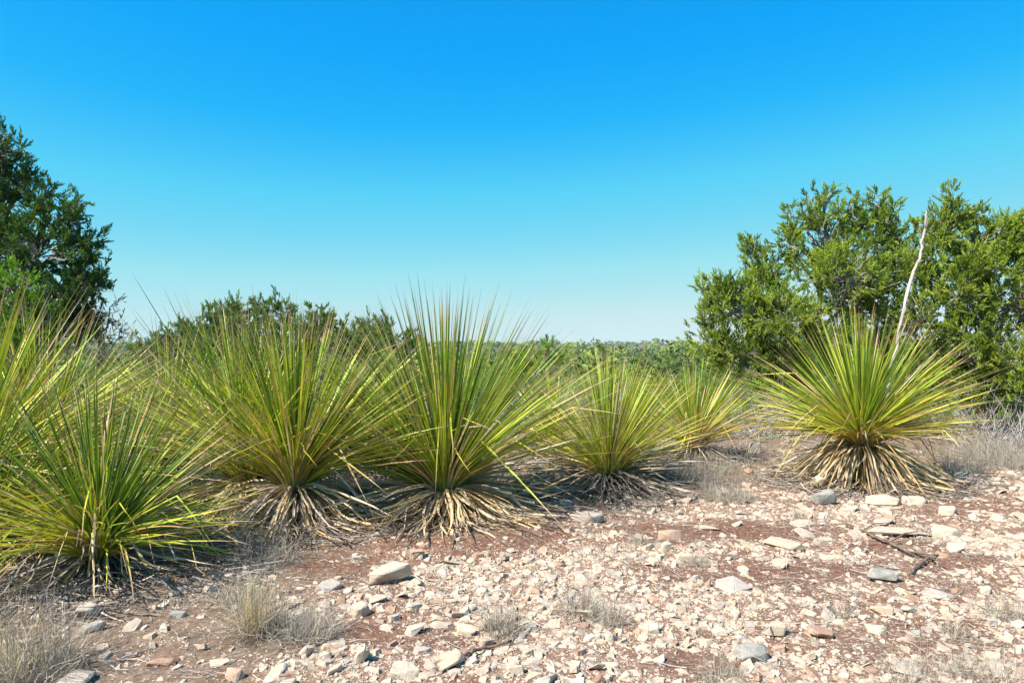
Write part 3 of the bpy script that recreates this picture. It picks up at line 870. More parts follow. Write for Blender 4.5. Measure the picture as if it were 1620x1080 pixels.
# far woodland as one mass
def woodland():
    VV, RR = [], []
    for n, r0, r1, k, leaf in ((900, 42, 140, 170, 0.17), (1900, 130, 360, 50, 0.40), (3600, 340, 900, 20, 0.9)):
        r = r0 * (r1 / r0) ** rng.random(n)
        a = np.radians(rng.uniform(-44, 44, n))
        X = r * np.sin(a); Y = r * np.cos(a)
        Z = terrain(X, Y)
        size = rng.choice([0.8, 1.2, 1.8, 2.8], n) * rng.uniform(0.85, 1.2, n) * (0.8 + r / 1300)
        # each crown is a few rounded heads
        c = unit(n * 4).reshape(n, 4, 3) * 0.55
        pick = rng.integers(0, 4, (n, k))
        u = np.take_along_axis(c, pick[..., None].repeat(3, 2), 1) + unit(n * k).reshape(n, k, 3) * (rng.random((n, k)) ** 0.35)[..., None] * 0.55
        u[..., 2] = u[..., 2] * 0.75 + 0.7
        P = np.stack([X, Y, Z], -1)[:, None] + u * size[:, None, None]
        fs = leaf * (0.6 + 0.8 * rng.random((n, k))) * (size[:, None] / 1.6) ** 0.5
        d1 = unit(n * k).reshape(n, k, 3); d2 = np.cross(d1, unit(n * k).reshape(n, k, 3)); d2 /= np.linalg.norm(d2, axis=2)[..., None]
        d1 = d1 * fs[..., None]; d2 = d2 * fs[..., None]
        V = np.stack([P - d1 * 0.6 - d2 * 0.4, P + d1 * 0.7 - d2 * 0.3, P + d2], 2)
        VV.append(V.reshape(-1, 3)); RR.append(np.repeat(np.clip(np.repeat(rng.random(n), k) * 0.7 + rng.random(n * k) * 0.3, 0, 1), 3))
    V = np.concatenate(VV)
    nmesh('distant_woodland', V, np.arange(len(V)).reshape(-1, 3), M_FAR, None, {'rnd': np.concatenate(RR)}, None, False,
          {'kind': 'stuff', 'label': 'green woodland covering the far low hills', 'category': 'woodland'})
woodland()

def haze():
    h = 1320.0
    z0, z1 = -11.0, 19.0
    V = [(x, y, z) for z in (z0, z1) for x, y in ((-h, -h), (h, -h), (h, h), (-h, h))]
    F = [(3, 2, 1, 0), (4, 5, 6, 7), (0, 1, 5, 4), (1, 2, 6, 5), (2, 3, 7, 6), (3, 0, 4, 7)]
    m = bpy.data.materials.new('thin_air_haze'); m.use_nodes = True
    nt = m.node_tree; nt.nodes.clear()
    out = nt.nodes.new('ShaderNodeOutputMaterial')
    vol = nt.nodes.new('ShaderNodeVolumePrincipled')
    vol.inputs['Density'].default_value = 0.0002
    vol.inputs['Color'].default_value = (0.75, 0.86, 0.95, 1)
    nt.links.new(vol.outputs[0], out.inputs['Volume'])
    nmesh('haze', V, np.array(F), m, None, None, None, False, {'kind': 'stuff'})
haze()

# ------------------------------------------------------------------ stones
HULL = {}
def stone_mesh(w, h, t, seed, n=16, subdiv=0, rough=0.06):
    """angular rock: hull of points in a box w x h x t"""
    rr = random.Random(seed)
    bm = bmesh.new()
    for i in range(n):
        a = rr.uniform(0, 2 * math.pi); q = rr.uniform(0.72, 1.0)
        ex = 2.6
        ca, sa = math.cos(a), math.sin(a)
        k = (abs(ca) ** ex + abs(sa) ** ex) ** (-1 / ex)
        z = rr.choice((-0.5, 0.5)) * rr.uniform(0.75, 1.0)
        q2 = q * (1.0 if z < 0 else 0.86)
        bm.verts.new((ca * k * q2 * w / 2, sa * k * q2 * h / 2, z * t))
    res = bmesh.ops.convex_hull(bm, input=bm.verts)
    dead = [v for v in bm.verts if not v.link_faces]
    bmesh.ops.delete(bm, geom=dead, context='VERTS')
    if subdiv:
        bmesh.ops.bevel(bm, geom=list(bm.edges), offset=min(w, h, t) * 0.09, segments=1, profile=0.6, affect='EDGES')
        bmesh.ops.triangulate(bm, faces=bm.faces)
        bmesh.ops.subdivide_edges(bm, edges=list(bm.edges), cuts=subdiv, use_grid_fill=True)
        for v in bm.verts:
            x, y, z = v.co
            v.co += v.co.normalized() * rough * min(w, h) * float(fbm(np.array([x * 14 / w * 0.3 + z * 20]), np.array([y * 14 / w * 0.3 + seed]), 7)[0])
    me = bpy.data.meshes.new('stone')
    bm.to_mesh(me); bm.free()
    return me

def stone(label, px, py, w_px, d_ratio=0.7, t_ratio=0.28, rz=0.0, tilt=(0, 0), mat=None, rnd=0.4, seed=1, sink=0.25, group=None, sub=2, hi=0.0, n=16):
    x, y, z = on_ground(px, py)
    w = w_px * y / FPX
    me = stone_mesh(w, w * d_ratio, w * t_ratio, seed, n=n, subdiv=sub)
    a = me.attributes.new('rnd', 'FLOAT', 'POINT'); a.data.foreach_set('value', np.full(len(me.vertices), rnd, np.float32))
    me.materials.append(mat or M_STONE)
    o = bpy.data.objects.new('stone', me); COL.objects.link(o)
    zext = abs(math.sin(tilt[0])) * w * d_ratio * 0.35 + abs(math.sin(tilt[1])) * w * 0.35
    o.location = (x, y, z + w * t_ratio * (0.5 - sink) + zext + hi)
    o.rotation_euler = (tilt[0], tilt[1], rz)
    o['label'] = label; o['category'] = 'stone'; o['group'] = group or 'limestone pieces on the ground'
    NAMED.append((x, y, w * 0.5))
    if seed in SHORT: MARKS.append((x, y, SHORT[seed]))
    return o
NAMED = []
MARKS = []
SHORT = {3: 'big tilted pale slab', 4: 'flat white square stone', 5: 'ribbed tan block', 6: 'grey-white slab under the middle sotol', 8: 'tilted grey block', 10: 'long thin white slab', 11: 'undercut grey slab',
         12: 'rounded grey slab', 13: 'far right white slab', 14: 'angular white stone at the right', 15: 'pointed tan slab', 16: 'cream slab at the bottom edge', 17: 'cream wedge stone', 18: 'pinkish round-backed stone', 20: 'touching pair of pale slabs',
         22: 'pointed light grey stone', 23: 'rust brown flat stone', 25: 'pink and cream block', 26: 'white upright chip', 28: 'hooked white stone', 29: 'jagged brown plate', 31: 'tan narrow stone', 32: 'pinkish mossy boulder', 33: 'flat cream slab with the tuft',
         36: 'pale bedrock ledge', 38: 'broad cream stone at the right', 40: 'chalky slab', 42: 'squat half sunk block', 43: 'orange-brown clod'}
R_ = math.radians
stone('large elongated pale slab resting tilted with a dark shadow under its right end', 620, 920, 84, 0.42, 0.26, R_(24), (R_(14), R_(-10)), rnd=0.33, seed=3, sink=0.1)
stone('flat white square-cornered stone right below the large tilted pale slab', 600, 951, 36, 0.8, 0.25, R_(5), (0.1, 0.08), rnd=0.45, seed=4)
stone('ribbed tan and white block left of the flat white square stone', 570, 972, 38, 0.8, 0.55, R_(20), (0.25, -0.1), rnd=0.66, seed=5)
stone('broad grey-white slab at the foot of the middle sotol skirt on its right', 925, 825, 74, 0.55, 0.22, R_(-6), (0.1, 0.02), rnd=0.2, seed=6)
stone('small rounded white stone just above the broad grey-white slab', 897, 799, 26, 0.8, 0.5, 0.2, rnd=0.4, seed=7)
stone('tilted grey block before the tan skirt of the right hand sotol', 1299, 796, 50, 0.7, 0.42, R_(8), (0.28, -0.12), M_GREY, seed=8, sink=0.1)
stone('white chunk leaning on the skirt of the right hand sotol', 1293, 772, 30, 0.8, 0.62, R_(30), (0.2, 0.2), rnd=0.45, seed=9, sink=0.1)
stone('long thin white slab under the front of the right hand sotol', 1395, 797, 78, 0.42, 0.16, R_(-3), (0.05, 0.04), rnd=0.4, seed=10, sink=0.0)
stone('flat grey slab with a dark undercut edge, right of centre', 1401, 918, 64, 0.5, 0.24, R_(-4), (0.10, 0.10), M_GREY, seed=11, sink=0.0)
stone('rounded flat grey slab, largest stone at the bottom of the picture', 1187, 1040, 60, 0.95, 0.26, R_(18), (0.30, -0.05), M_GREY, seed=12, sink=0.1)
stone('white slab lying far right, behind the dead branch', 1496, 845, 64, 0.55, 0.22, R_(6), (0.08, -0.06), rnd=0.35, seed=13)
stone('white angular stone below the far right white slab', 1512, 872, 36, 0.7, 0.35, R_(-12), (0.2, 0.1), rnd=0.5, seed=14)
stone('pointed tan slab in the brown soil patch right of centre', 1240, 866, 72, 0.42, 0.16, R_(-14), (0.08, 0.1), rnd=0.72, seed=15, sink=0.05)
stone('cream slab at the very bottom edge, middle of the picture', 640, 1066, 62, 0.8, 0.25, R_(-8), (0.1, 0.1), rnd=0.42, seed=16)
stone('cream wedge right of the golden-tipped grass along the lower middle', 1026, 997, 42, 0.7, 0.3, R_(-8), (0.2, 0), rnd=0.5, seed=17)
stone('pinkish round-backed stone beside the lower middle twig', 768, 1020, 34, 0.8, 0.5, 0.3, (0, 0.1), rnd=0.8, seed=18)
stone('cream stone left of the wedge in the lower middle', 965, 1008, 34, 0.8, 0.5, 0.8, (0, 0.1), rnd=0.55, seed=19)
stone('pale grey block under the nearest sotol, upper of a touching pair', 137, 976, 46, 0.65, 0.4, R_(24), (0.15, -0.1), rnd=0.17, seed=20, sink=0.1)
stone('light blue-grey slab under the nearest sotol, lower of a touching pair', 150, 996, 44, 0.5, 0.24, R_(18), (0.2, -0.1), M_GREY, seed=21, sink=0.1)
stone('small pointed light grey stone right of the nearest sotol', 283, 974, 32, 0.5, 0.3, R_(12), (0.2, 0), M_GREY, seed=22)
stone('rust brown flat stone on bare soil at the lower left', 257, 1050, 54, 0.36, 0.2, R_(8), (0.1, 0), rnd=0.97, seed=23)
stone('flat cream stone right of the rust brown one', 350, 1047, 42, 0.6, 0.16, R_(-3), rnd=0.5, seed=24)
stone('pink and cream block at the bottom edge below the flat cream stone', 371, 1070, 36, 0.8, 0.5, R_(-10), (0, 0.1), rnd=0.83, seed=25)
stone('white upright chip with a dark right side in the lower left middle', 486, 1034, 24, 0.8, 0.7, R_(30), (0.2, 0.2), rnd=0.4, seed=26)
stone('pale flat slab right of the white upright chip', 527, 1021, 48, 0.5, 0.2, R_(14), rnd=0.45, seed=27)
stone('hooked white stone with a shaded hollow in the lower middle', 573, 1043, 32, 0.7, 0.6, R_(40), (0.2, -0.3), rnd=0.4, seed=28, sink=0.1)
stone('jagged brown plate in the white gravel at the lower right', 1296, 1005, 48, 0.7, 0.16, R_(-12), (0.15, 0.2), rnd=0.95, seed=29, sink=0.0)
stone('square cream block left of the jagged brown plate', 1224, 1001, 46, 0.55, 0.42, R_(4), (0.05, 0.05), rnd=0.56, seed=30, sink=0.1)
stone('tan narrow stone in the gravel below the flat grey slab', 1392, 968, 44, 0.5, 0.3, R_(-6), (0.1, 0), rnd=0.76, seed=31)
stone('pinkish brown mossy boulder in the brown soil right of centre', 1062, 851, 50, 0.7, 0.4, R_(4), rnd=0.86, seed=32, sink=0.3)
stone('flat cream slab beside the little grey tuft right of centre', 1092, 882, 56, 0.5, 0.16, R_(4), rnd=0.42, seed=33)
stone('white upright stone left of the flat cream slab', 1053, 870, 26, 0.7, 0.7, 0.3, (0.1, 0), rnd=0.5, seed=34)
stone('pale boulder on the bank between the small sotol and the right hand one', 1192, 716, 30, 0.8, 0.7, 0.4, rnd=0.55, seed=35, sink=0.1)
stone('long pale bedrock ledge behind the dead branch', 1420, 846, 130, 0.34, 0.08, R_(-2), rnd=0.4, seed=36, sink=0.1)
stone('white block beside the pale bedrock ledge, to its right', 1445, 796, 46, 0.6, 0.3, R_(-14), (0.1, 0), rnd=0.48, seed=37)
stone('broad cream stone at the right, under the far right white slabs', 1500, 812, 40, 0.7, 0.35, R_(20), (0.1, 0), rnd=0.6, seed=38)
stone('flat pale stone near the lower left grass tuft', 655, 962, 36, 0.7, 0.3, 0.9, (0.1, 0.1), rnd=0.5, seed=39)
stone('chalky slab between the big tilted slab and the lower middle twig', 660, 1000, 44, 0.6, 0.26, 0.4, (0.12, -0.1), rnd=0.4, seed=40)
stone('broad chalky slab just right of the chalky one', 738, 1000, 44, 0.7, 0.24, -0.3, (0.12, 0.1), rnd=0.46, seed=41)
stone('pale squat block half sunk in the brown bank right of the nearest sotol', 336, 932, 32, 0.8, 0.4, 0.5, rnd=0.5, seed=42)
stone('orange-brown clod on the bare brown bank under the middle sotol', 660, 880, 30, 0.8, 0.55, 0.2, rnd=0.85, seed=43)

# chips: six-sided flat prisms; the largest 250 stones stand alone, the rest is one mesh of gravel
def chip_verts(n, size, thick):
    ang = (np.arange(6)[None] + rng.uniform(-0.33, 0.33, (n, 6))) / 6 * 2 * math.pi
    rr = rng.uniform(0.5, 1.25, (n, 6)) * size[:, None] / 2
    asp = rng.uniform(0.4, 1.0, n)[:, None]
    x = np.cos(ang) * rr; y = np.sin(ang) * rr * asp
    t = (thick * size)[:, None]
    sc = rng.uniform(0.6, 0.95, (n, 6))
    bot = np.stack([x, y, np.broadcast_to(-t * 0.5, x.shape)], -1)
    topv = np.stack([x * sc, y * sc, t * rng.uniform(0.4, 0.62, (n, 6))], -1)
    V = np.concatenate([bot, topv], 1)            # (n,12,3)
    # random tilt and turn
    rz = rng.uniform(0, 2 * math.pi, n); tx = rng.normal(0, 0.24, n); ty = rng.normal(0, 0.24, n)
    cz, sz = np.cos(rz), np.sin(rz)
    V[..., 2] += V[..., 0] * np.tan(tx)[:, None] + V[..., 1] * np.tan(ty)[:, None]
    X = V[..., 0] * cz[:, None] - V[..., 1] * sz[:, None]; Y = V[..., 0] * sz[:, None] + V[..., 1] * cz[:, None]
    V[..., 0] = X; V[..., 1] = Y
    return V
_q = np.arange(6)
CF = np.concatenate([np.stack([_q, (_q + 1) % 6, (_q + 1) % 6 + 6, _q + 6], -1), [[6, 7, 8, 9], [6, 9, 10, 11]]])

def scatter(n, ymin, ymax, bias=1.0, spread=0.85, seed_dens=None, pw=1.0):
    out = []; got = 0
    while got < n:
        m = n * 3
        y = ymin * (ymax / ymin) ** rng.random(m)          # more samples close by
        x = rng.uniform(-spread, spread, m) * y
        # uniform on the ground within the wedge needs density ~ y^2 of this sampling
        k = rng.random(m) < (y / ymax) ** bias
        d = (1.1 * stony_at(x, y)) ** (1.8 * pw)
        k &= rng.random(m) < d
        p = np.stack([x[k], y[k]], -1); out.append(p); got += len(p)
    return np.concatenate(out)[:n]

def loose_stones(n=250):
    P = scatter(n * 2, 2.35, 7.6, 1.4, 0.80, pw=0.7)
    ok = []
    for p in P:
        if all((p[0] - a) ** 2 + (p[1] - b) ** 2 > (r + 0.05) ** 2 for a, b, r in NAMED) and all((p[0] - q[0]) ** 2 + (p[1] - q[1]) ** 2 > 0.012 for q in ok):
            ok.append(p)
        if len(ok) == n: break
    for i, (x, y) in enumerate(ok):
        w = random.choice([0.055, 0.065, 0.07, 0.08, 0.09, 0.11, 0.15, 0.19]) * random.uniform(0.8, 1.2)
        me = stone_mesh(w, w * random.uniform(0.45, 0.9), min(w, 0.10) * random.uniform(0.16, 0.42), 100 + i, n=12, subdiv=0)
        bm = bmesh.new(); bm.from_mesh(me)
        bmesh.ops.bevel(bm, geom=list(bm.edges), offset=w * 0.025, segments=1, affect='EDGES'); bm.to_mesh(me); bm.free()
        r = random.random()
        a = me.attributes.new('rnd', 'FLOAT', 'POINT'); a.data.foreach_set('value', np.full(len(me.vertices), 0.12 + 0.75 * r if r < 0.93 else 0.95, np.float32))
        me.materials.append(M_STONE)
        o = bpy.data.objects.new('stone', me); COL.objects.link(o)
        o.location = (x, y, float(terrain(x, y)) + w * 0.05)
        o.rotation_euler = (random.gauss(0, 0.18), random.gauss(0, 0.18), random.uniform(0, 6.28))
        col_w = 'grey' if me.attributes['rnd'].data[0].value < 0.2 else 'cream' if me.attributes['rnd'].data[0].value < 0.45 else 'pale' if me.attributes['rnd'].data[0].value < 0.68 else 'tan' if me.attributes['rnd'].data[0].value < 0.86 else 'brown'
        size_w = 'small' if w < 0.075 else ('middling' if w < 0.105 else 'large')
        mx, my, mw = min(MARKS, key=lambda q: (q[0] - x) ** 2 + (q[1] - y) ** 2)
        ddx, ddy = x - mx, y - my
        rel = ('right of' if ddx > 0 else 'left of') if abs(ddx) > abs(ddy) else ('beyond' if ddy > 0 else 'in front of')
        dist = 'touching distance' if math.hypot(ddx, ddy) < 0.18 else ('a short way' if math.hypot(ddx, ddy) < 0.4 else 'well')
        lab = '%s %s stone, %s %s the %s' % (size_w, col_w, 'just' if dist[0] == 't' else dist, rel, mw)
        if lab in used_labels or len(lab.split()) > 16:
            lab = 'loose angular limestone piece lying among the gravel of the rocky ground'
        used_labels.add(lab)
        o['label'] = lab
        o['category'] = 'stone'; o['group'] = 'loose limestone pieces in the gravel'
loose_stones()

def gravel():
    P = np.concatenate([scatter(29000, 2.2, 4.4, 1.6), scatter(16000, 3.8, 8.5, 1.6), rng.uniform(-1, 1, (700, 2)) * [1.7, 0.9] + [0, 3.3]])
    n0 = len(P)
    P = np.concatenate([P, scatter(15000, 2.2, 7.0, 1.6, pw=0.25)])
    n = len(P)
    size = (0.0078 * (1 - rng.random(n)) ** (-0.60)).clip(0.0078, 0.07) * (1 + 0.10 * (P[:, 1] - 2.3))
    size[n0:] = size[n0:] * 0.62
    V = chip_verts(n, size, rng.uniform(0.10, 0.36, n))
    z = terrain(P[:, 0], P[:, 1]) + size * rng.uniform(-0.10, 0.07, n)
    V[..., 0] += P[:, 0][:, None]; V[..., 1] += P[:, 1][:, None]; V[..., 2] += z[:, None]
    big = size > 0.017
    small = ~big
    nb_, ns_ = int(big.sum()), int(small.sum())
    Vb = V[big].reshape(-1, 3)
    Vq = V[small][:, [0, 1, 3, 5, 6, 7, 9, 11]].reshape(-1, 3)      # small chips need four sides only
    q4 = np.arange(4)
    C4 = np.concatenate([np.stack([q4, (q4 + 1) % 4, (q4 + 1) % 4 + 4, q4 + 4], -1), [[4, 5, 6, 7]]])
    F = np.concatenate([(CF[None] + (np.arange(nb_) * 12)[:, None, None]).reshape(-1, 4),
                        (C4[None] + (nb_ * 12 + np.arange(ns_) * 8)[:, None, None]).reshape(-1, 4)])
    r = np.clip(rng.normal(0.46, 0.22, n), 0.02, 0.88)
    r = np.where(rng.random(n) < 0.07, rng.uniform(0.86, 1, n), r)
    nmesh('gravel', np.concatenate([Vb, Vq]), F, M_STONE, None, {'rnd': np.concatenate([np.repeat(r[big], 12), np.repeat(r[small], 8)])}, None, False,
          {'kind': 'stuff', 'label': 'pale limestone gravel scattered over the reddish soil', 'category': 'gravel'})
gravel()

# ------------------------------------------------------------------ dry grass, litter, sticks
def strip_mesh(P, W, rnd):
    """P (n,k,3) centre lines, W (n,) widths -> verts, quads, rnd"""
    n, k, _ = P.shape
    d = np.gradient(P, axis=1); d /= np.linalg.norm(d, axis=2)[..., None] + 1e-9
    s = np.cross(d, unit(n)[:, None]); s /= np.linalg.norm(s, axis=2)[..., None] + 1e-9
    w = W[:, None, None] * np.linspace(1, 0.25, k)[None, :, None] * 0.5
    V = np.stack([P - s * w, P + s * w], 2).reshape(n, k * 2, 3)
    i = np.arange(k - 1) * 2
    f = np.stack([i, i + 1, i + 3, i + 2], -1)
    F = (f[None] + (np.arange(n) * k * 2)[:, None, None]).reshape(-1, 4)
    return V.reshape(-1, 3), F, np.repeat(rnd, k * 2)

def grass_lines(cx, cy, n, rad, h, spread=0.7, curl=0.5, k=7):
    a = rng.uniform(0, 2 * math.pi, n); r = rad * np.sqrt(rng.random(n)) * 0.6
    bx = cx + np.cos(a) * r; by = cy + np.sin(a) * r
    bz = terrain(bx, by) - 0.005
    az = a + rng.normal(0, 0.9, n); th = np.abs(rng.normal(0.2, spread * 0.8, n)).clip(0, 1.5)
    L = h * rng.uniform(0.45, 1.15, n)
    P = np.zeros((n, k, 3)); p = np.stack([bx, by, bz], -1); P[:, 0] = p
    cu = rng.normal(curl * 0.5, curl * 0.6, n)
    wob = np.zeros(n)
    for i in range(1, k):
        wob = wob + rng.normal(0, 0.28, n)
        t = th + cu * i / k + wob
        az = az + rng.normal(0, 0.45, n)
        p = p + np.stack([np.sin(t) * np.cos(az), np.sin(t) * np.sin(az), np.cos(t)], -1) * (L / (k - 1))[:, None]
        p[:, 2] = np.maximum(p[:, 2], terrain(p[:, 0], p[:, 1]) + 0.004)
        P[:, i] = p
    return P

def tuft(label, px, py, rad, h, n, golden=0.0, spread=0.85, curl=0.9, w=0.0021):
    x, y, z = on_ground(px, py)
    n = int(n * 0.62); h *= 0.88
    P = grass_lines(x, y, n, rad, h, spread, curl)
    V, F, R1 = strip_mesh(P, np.full(n, w) * rng.uniform(0.6, 1.4, n), rng.random(n))
    o = nmesh('grass_tuft', V - np.array([x, y, z]), F, M_GRASS, None, {'rnd': R1}, None, False,
              {'label': label, 'category': 'dry grass', 'group': 'dry grass tufts'})
    o.location = (x, y, z)
    if golden:
        m = int(n * golden)
        P = grass_lines(x - 0.02, y - 0.03, m, rad * 0.4, h * 1.0, 0.3, 0.4)
        V, F, R1 = strip_mesh(P, np.full(m, w * 1.2), rng.random(m))
        nmesh('golden_blades', V - np.array([x, y, z]), F, M_STRAW, o, {'rnd': R1})
    return o
tuft('bleached curly grass tuft with golden stems, right of the nearest sotol', 415, 1000, 0.15, 0.30, 900, golden=0.35)
tuft('low grey wiry tuft touching the golden-stemmed one on its right', 490, 1008, 0.15, 0.20, 900)
tuft('grey wispy tuft behind the golden-stemmed one', 380, 955, 0.14, 0.24, 420)
tuft('large hazy straw tuft in the lower left corner', 52, 1068, 0.20, 0.36, 1100, golden=0.08)
tuft('small dark-shadowed tuft right of the corner straw tuft', 108, 1046, 0.08, 0.14, 300)
tuft('grey-green tuft in the gravel at the bottom, below the middle sotol', 795, 996, 0.12, 0.19, 480)
tuft('pair-like grey tuft left of the cream wedge stone', 915, 972, 0.12, 0.22, 420)
tuft('thin tuft just right of the pair-like grey one', 965, 985, 0.10, 0.16, 360)
tuft('small grey tuft on the flat cream slab right of centre', 1105, 893, 0.08, 0.13, 260)
tuft('tiny grey tuft beside the pinkish brown boulder', 1003, 860, 0.09, 0.12, 220)
tuft('tiny green-grey tuft before the tilted grey block', 1262, 818, 0.08, 0.10, 220)
tuft('broad grey tangle of grass between the two right hand sotols', 1150, 790, 0.30, 0.24, 1400)
tuft('second grey tangle, nearer the small grey skirted sotol', 1085, 768, 0.28, 0.28, 1100)
tuft('grey tangle under the set-back small sotol', 1120, 745, 0.35, 0.26, 900)
tuft('upright grey grass at the right of the right hand sotol skirt', 1408, 782, 0.16, 0.24, 700)
tuft('dull grey clump right of the right hand sotol', 1520, 745, 0.30, 0.30, 1200)
tuft('pale straw clump at the right edge below the junipers', 1590, 740, 0.36, 0.42, 1400)
tuft('straw clump behind the dull grey clump', 1560, 722, 0.40, 0.44, 1100)
tuft('pale fuzzy tuft at the bottom right corner', 1560, 1075, 0.24, 0.20, 560, w=0.0014)
tuft('faint tuft left of the bottom right corner one', 1450, 1078, 0.20, 0.17, 460, w=0.0014)
tuft('faint bleached tuft left of the rounded grey slab', 1140, 1075, 0.14, 0.17, 420, w=0.0015)
tuft('thin blue-grey tuft near the right edge in the gravel', 1585, 975, 0.12, 0.14, 300)
tuft('small tuft in the gravel beneath the tan narrow stone', 1512, 1005, 0.09, 0.12, 240)
tuft('thin tuft above the jagged brown plate', 1325, 970, 0.08, 0.12, 200)
tuft('dead grass fringe under the tall tan skirted sotol', 420, 888, 0.26, 0.26, 700)

def litter():
    Vs = Acc()
    for (cx, cy, cz, gz) in HEADS:
        if cy > 7: m, rad = 400, 0.8
        else: m, rad = 1500, 0.95
        a = rng.uniform(0, 2 * math.pi, m); r = rad * rng.random(m) ** 0.7
        x = cx + np.cos(a) * r; y = cy + np.sin(a) * r * 0.8
        dr = a + rng.normal(0, 0.9, m); L = rng.uniform(0.05, 0.34, m)
        k = 4; P = np.zeros((m, k, 3)); hz = rng.random(m) ** 3 * 0.07 + 0.004
        tz = rng.normal(0, 0.03, m)
        for i in range(k):
            q = (i / (k - 1) - 0.5) * L
            xx = x + np.cos(dr) * q; yy = y + np.sin(dr) * q
            P[:, i] = np.stack([xx, yy, np.maximum(terrain(xx, yy) + hz + tz * (i - 1.5) * 0.5, terrain(xx, yy) + 0.003)], -1)
            dr = dr + rng.normal(0, 0.15, m)
        V, F, R1 = strip_mesh(P, rng.uniform(0.003, 0.011, m), np.clip(rng.normal(0.42, 0.28, m), 0, 1))
        Vs.add(V, F, rnd=R1)
    # fine straw over the ground between and before the plants
    m = 15000
    y = rng.uniform(2.4, 8.5, m); x = rng.uniform(-0.8, 0.8, m) * y
    px = 810 + x / y * FPX; py = HOR + CAM_H / y * FPX
    keep = rng.random(m) < np.clip(1.0 - stony_at(x, y) * 1.3 + 0.12, 0.05, 1)
    x, y = x[keep], y[keep]; m = len(x)
    dr = rng.uniform(0, 6.28, m); L = rng.uniform(0.03, 0.2, m); k = 4; P = np.zeros((m, k, 3))
    for i in range(k):
        q = (i / (k - 1) - 0.5) * L
        xx = x + np.cos(dr) * q; yy = y + np.sin(dr) * q
        P[:, i] = np.stack([xx, yy, terrain(xx, yy) + 0.004 + rng.random(m) * 0.012], -1)
        dr = dr + rng.normal(0, 0.2, m)
    V, F, R1 = strip_mesh(P, rng.uniform(0.0015, 0.004, m), rng.random(m))
    Vs.add(V, F, rnd=R1)
    Vs.build('leaf_litter', M_LITTER, None, False, {'kind': 'stuff', 'label': 'dead grey-brown leaf litter strewn around the sotols', 'category': 'leaf litter'})
litter()

def dry_grass_cover():
    Vs = Acc()
    # thin upright straws among and behind the row
    m = 2600
    y = rng.uniform(4.6, 10.5, m); x = rng.uniform(-0.78, 0.8, m) * y
    px = 810 + x / y * FPX; py = HOR + CAM_H / y * FPX
    line = 845 - 60 * sstep(650, 950, px) - 38 * sstep(1000, 1600, px)
    k = (py < line - 12); x, y = x[k], y[k]
    P = np.concatenate([grass_lines(a, b, 5, 0.12, 0.26, 0.7, 0.6, 4) for a, b in zip(x, y)])
    V, F, R1 = strip_mesh(P, np.full(len(P), 0.0025), rng.random(len(P)))
    Vs.add(V, F, rnd=R1)
    # sparse fine straws in the gravel
    m = 260
    p = np.stack([rng.uniform(-2.2, 3.4, m), rng.uniform(2.6, 5.2, m)], -1)
    P = np.concatenate([grass_lines(a, b, 5, 0.07, 0.13, 0.8, 0.6, 4) for a, b in p])
    V, F, R1 = strip_mesh(P, np.full(len(P), 0.0016), rng.random(len(P)))
    Vs.add(V, F, rnd=R1)
    Vs.build('dry_grass', M_GRASS, None, False, {'kind': 'stuff', 'label': 'thin bleached grass growing between the sotols', 'category': 'dry grass'})
dry_grass_cover()

def stick(name, label, pts, rads, mat, lift=0.012, forks=()):
    P = []
    for (px, py), r in zip(pts, rads):
        x, y, z = on_ground(px, py); P.append((x, y, z + r + lift))
    P = np.array(P); o0 = P[0].copy()
    t = np.linspace(0, len(P) - 1, len(P) * 4)
    Q = np.stack([np.interp(t, np.arange(len(P)), P[:, k]) for k in range(3)], -1)
    Q += rng.normal(0, 0.004, Q.shape)
    rr = np.interp(t, np.arange(len(P)), rads) * rng.uniform(0.85, 1.15, len(t))
    V, F, caps = tube(Q - o0, rr, 7)
    o = nmesh(name, V, [F] + caps, mat, None, None, None, True, {'label': label, 'category': 'stick'})
    o.location = o0
    for idx, (px, py), r in forks:
        a = Q[int(idx * (len(Q) - 1))]
        x, y, z = on_ground(px, py); b = np.array([x, y, z + 0.05])
        mid = (a + b) / 2 + np.array([0, 0, 0.02])
        V, F, caps = tube(np.array([a, mid, b]) - o0, [r, r * 0.8, r * 0.35], 6)
        nmesh('side_branch', V, [F] + caps, mat, o, None, None, True)
    return o
stick('dead_branch', 'long dark dead branch lying across the gravel at the right', [(1335, 832), (1362, 843), (1400, 862), (1440, 880), (1478, 892)], [0.006, 0.008, 0.010, 0.008, 0.004], M_BRANCH, 0.015,
      [(0.55, (1452, 852), 0.006), (0.75, (1500, 905), 0.005), (0.3, (1400, 838), 0.005)])
stick('dead_branch', 'short crooked brown stick below the long dead branch', [(1442, 908), (1455, 895), (1472, 885), (1482, 880)], [0.008, 0.009, 0.008, 0.006], M_BRANCH, 0.01)
stick('twig', 'slender bent twig lying in the lower middle gravel', [(695, 1052), (730, 1043), (765, 1030), (808, 1018)], [0.004, 0.006, 0.006, 0.005], M_BRANCH, 0.012, [(0.8, (842, 1000), 0.003)])
stick('dead_branch', 'straight bleached branch lying behind the middle sotol skirt', [(758, 742), (810, 744), (850, 742), (905, 738)], [0.012, 0.016, 0.014, 0.008], M_STALK, 0.05)
stick('dead_branch', 'grey branch on the ground behind the small grey skirted sotol', [(1020, 722), (1060, 718), (1110, 716)], [0.014, 0.012, 0.008], M_TWIG, 0.05)
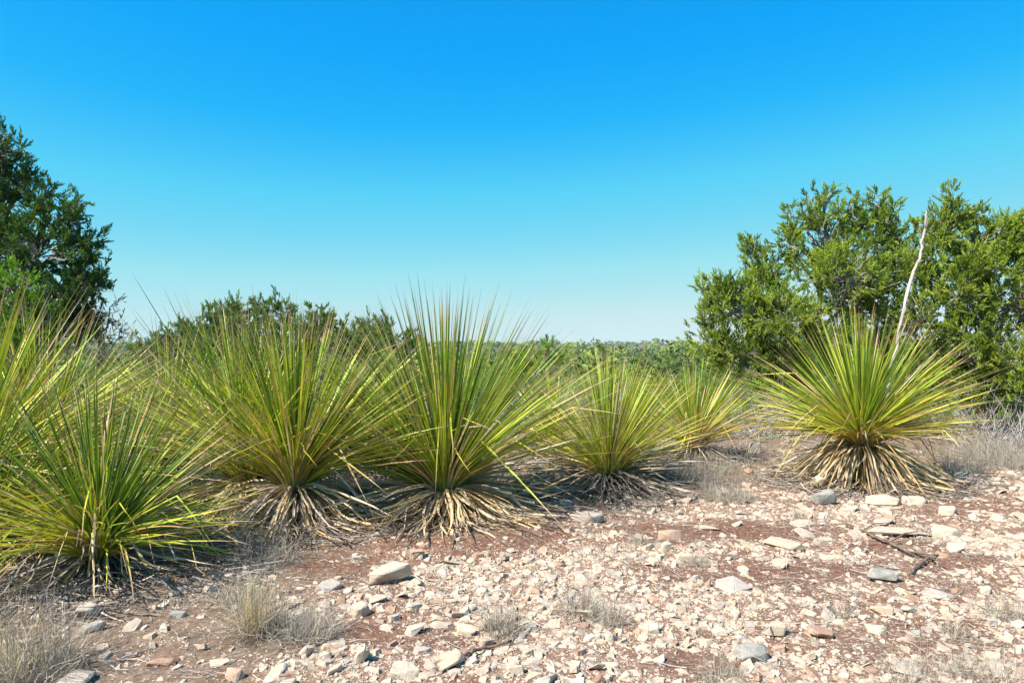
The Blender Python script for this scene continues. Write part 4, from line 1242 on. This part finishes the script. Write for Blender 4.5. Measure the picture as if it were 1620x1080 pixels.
stick('twig', 'thin dark twig between the nearest sotol and the tan skirted one', [(318, 905), (345, 888), (380, 884)], [0.004, 0.005, 0.003], M_BRANCH, 0.02)
stick('twig', 'thin pale twig on the bare soil at the lower left', [(168, 1052), (195, 1043), (225, 1036)], [0.003, 0.004, 0.002], M_TWIG, 0.006)

def leaning_leaf():
    a = np.array(at(528, 742, 4.6)); x, y, z = on_ground(592, 822); b = np.array([x, y, z + 0.02])
    P = np.array([a, a * 0.6 + b * 0.4 + [0, 0, 0.01], b])
    V, F, caps = tube(P - b, [0.006, 0.009, 0.008], 6)
    o = nmesh('fallen_stalk', V, [F] + caps, M_STALK, None, None, None, True, {'label': 'pale dead stalk leaning between the tan skirted sotol and the middle one', 'category': 'dead stalk'})
    o.location = b
leaning_leaf()

def brush(label, px, py, rad, h, n):
    x, y, z = on_ground(px, py)
    acc = Acc()
    for i in range(n):
        a = rng.uniform(0, 2 * math.pi); th = abs(rng.normal(0.7, 0.4)); L = h * rng.uniform(0.5, 1.1)
        p = np.array([rng.normal(0, rad * 0.35), rng.normal(0, rad * 0.3), 0.0])
        d = np.array([math.sin(th) * math.cos(a), math.sin(th) * math.sin(a), math.cos(th)])
        P = [p]
        for k in range(4):
            d = d + rng.normal(0, 0.22, 3); d /= np.linalg.norm(d); P.append(P[-1] + d * L / 4)
            if k > 0:
                e = d + rng.normal(0, 0.6, 3); e /= np.linalg.norm(e)
                V, F, _ = tube([P[-1], P[-1] + e * L * 0.25], [0.0025, 0.0008], 3); acc.add(V, F)
        V, F, _ = tube(P, [0.006, 0.005, 0.004, 0.0025, 0.001], 4); acc.add(V, F)
    o = acc.build('dead_brush', M_TWIG, None, True, {'label': label, 'category': 'dead brush', 'group': 'grey dead brush'})
    o.location = (x, y, z)
brush('grey dead brush at the foot of the right edge juniper', 1560, 705, 0.9, 0.75, 150)
brush('grey dead brush between the small sotol and the right hand one', 1225, 690, 0.8, 0.8, 130)
brush('bleached dead brush beyond the gap right of the middle sotol', 900, 668, 1.1, 0.9, 130)
brush('dead brush tangle in the dark behind the nearest sotol', 180, 690, 0.9, 0.8, 110)
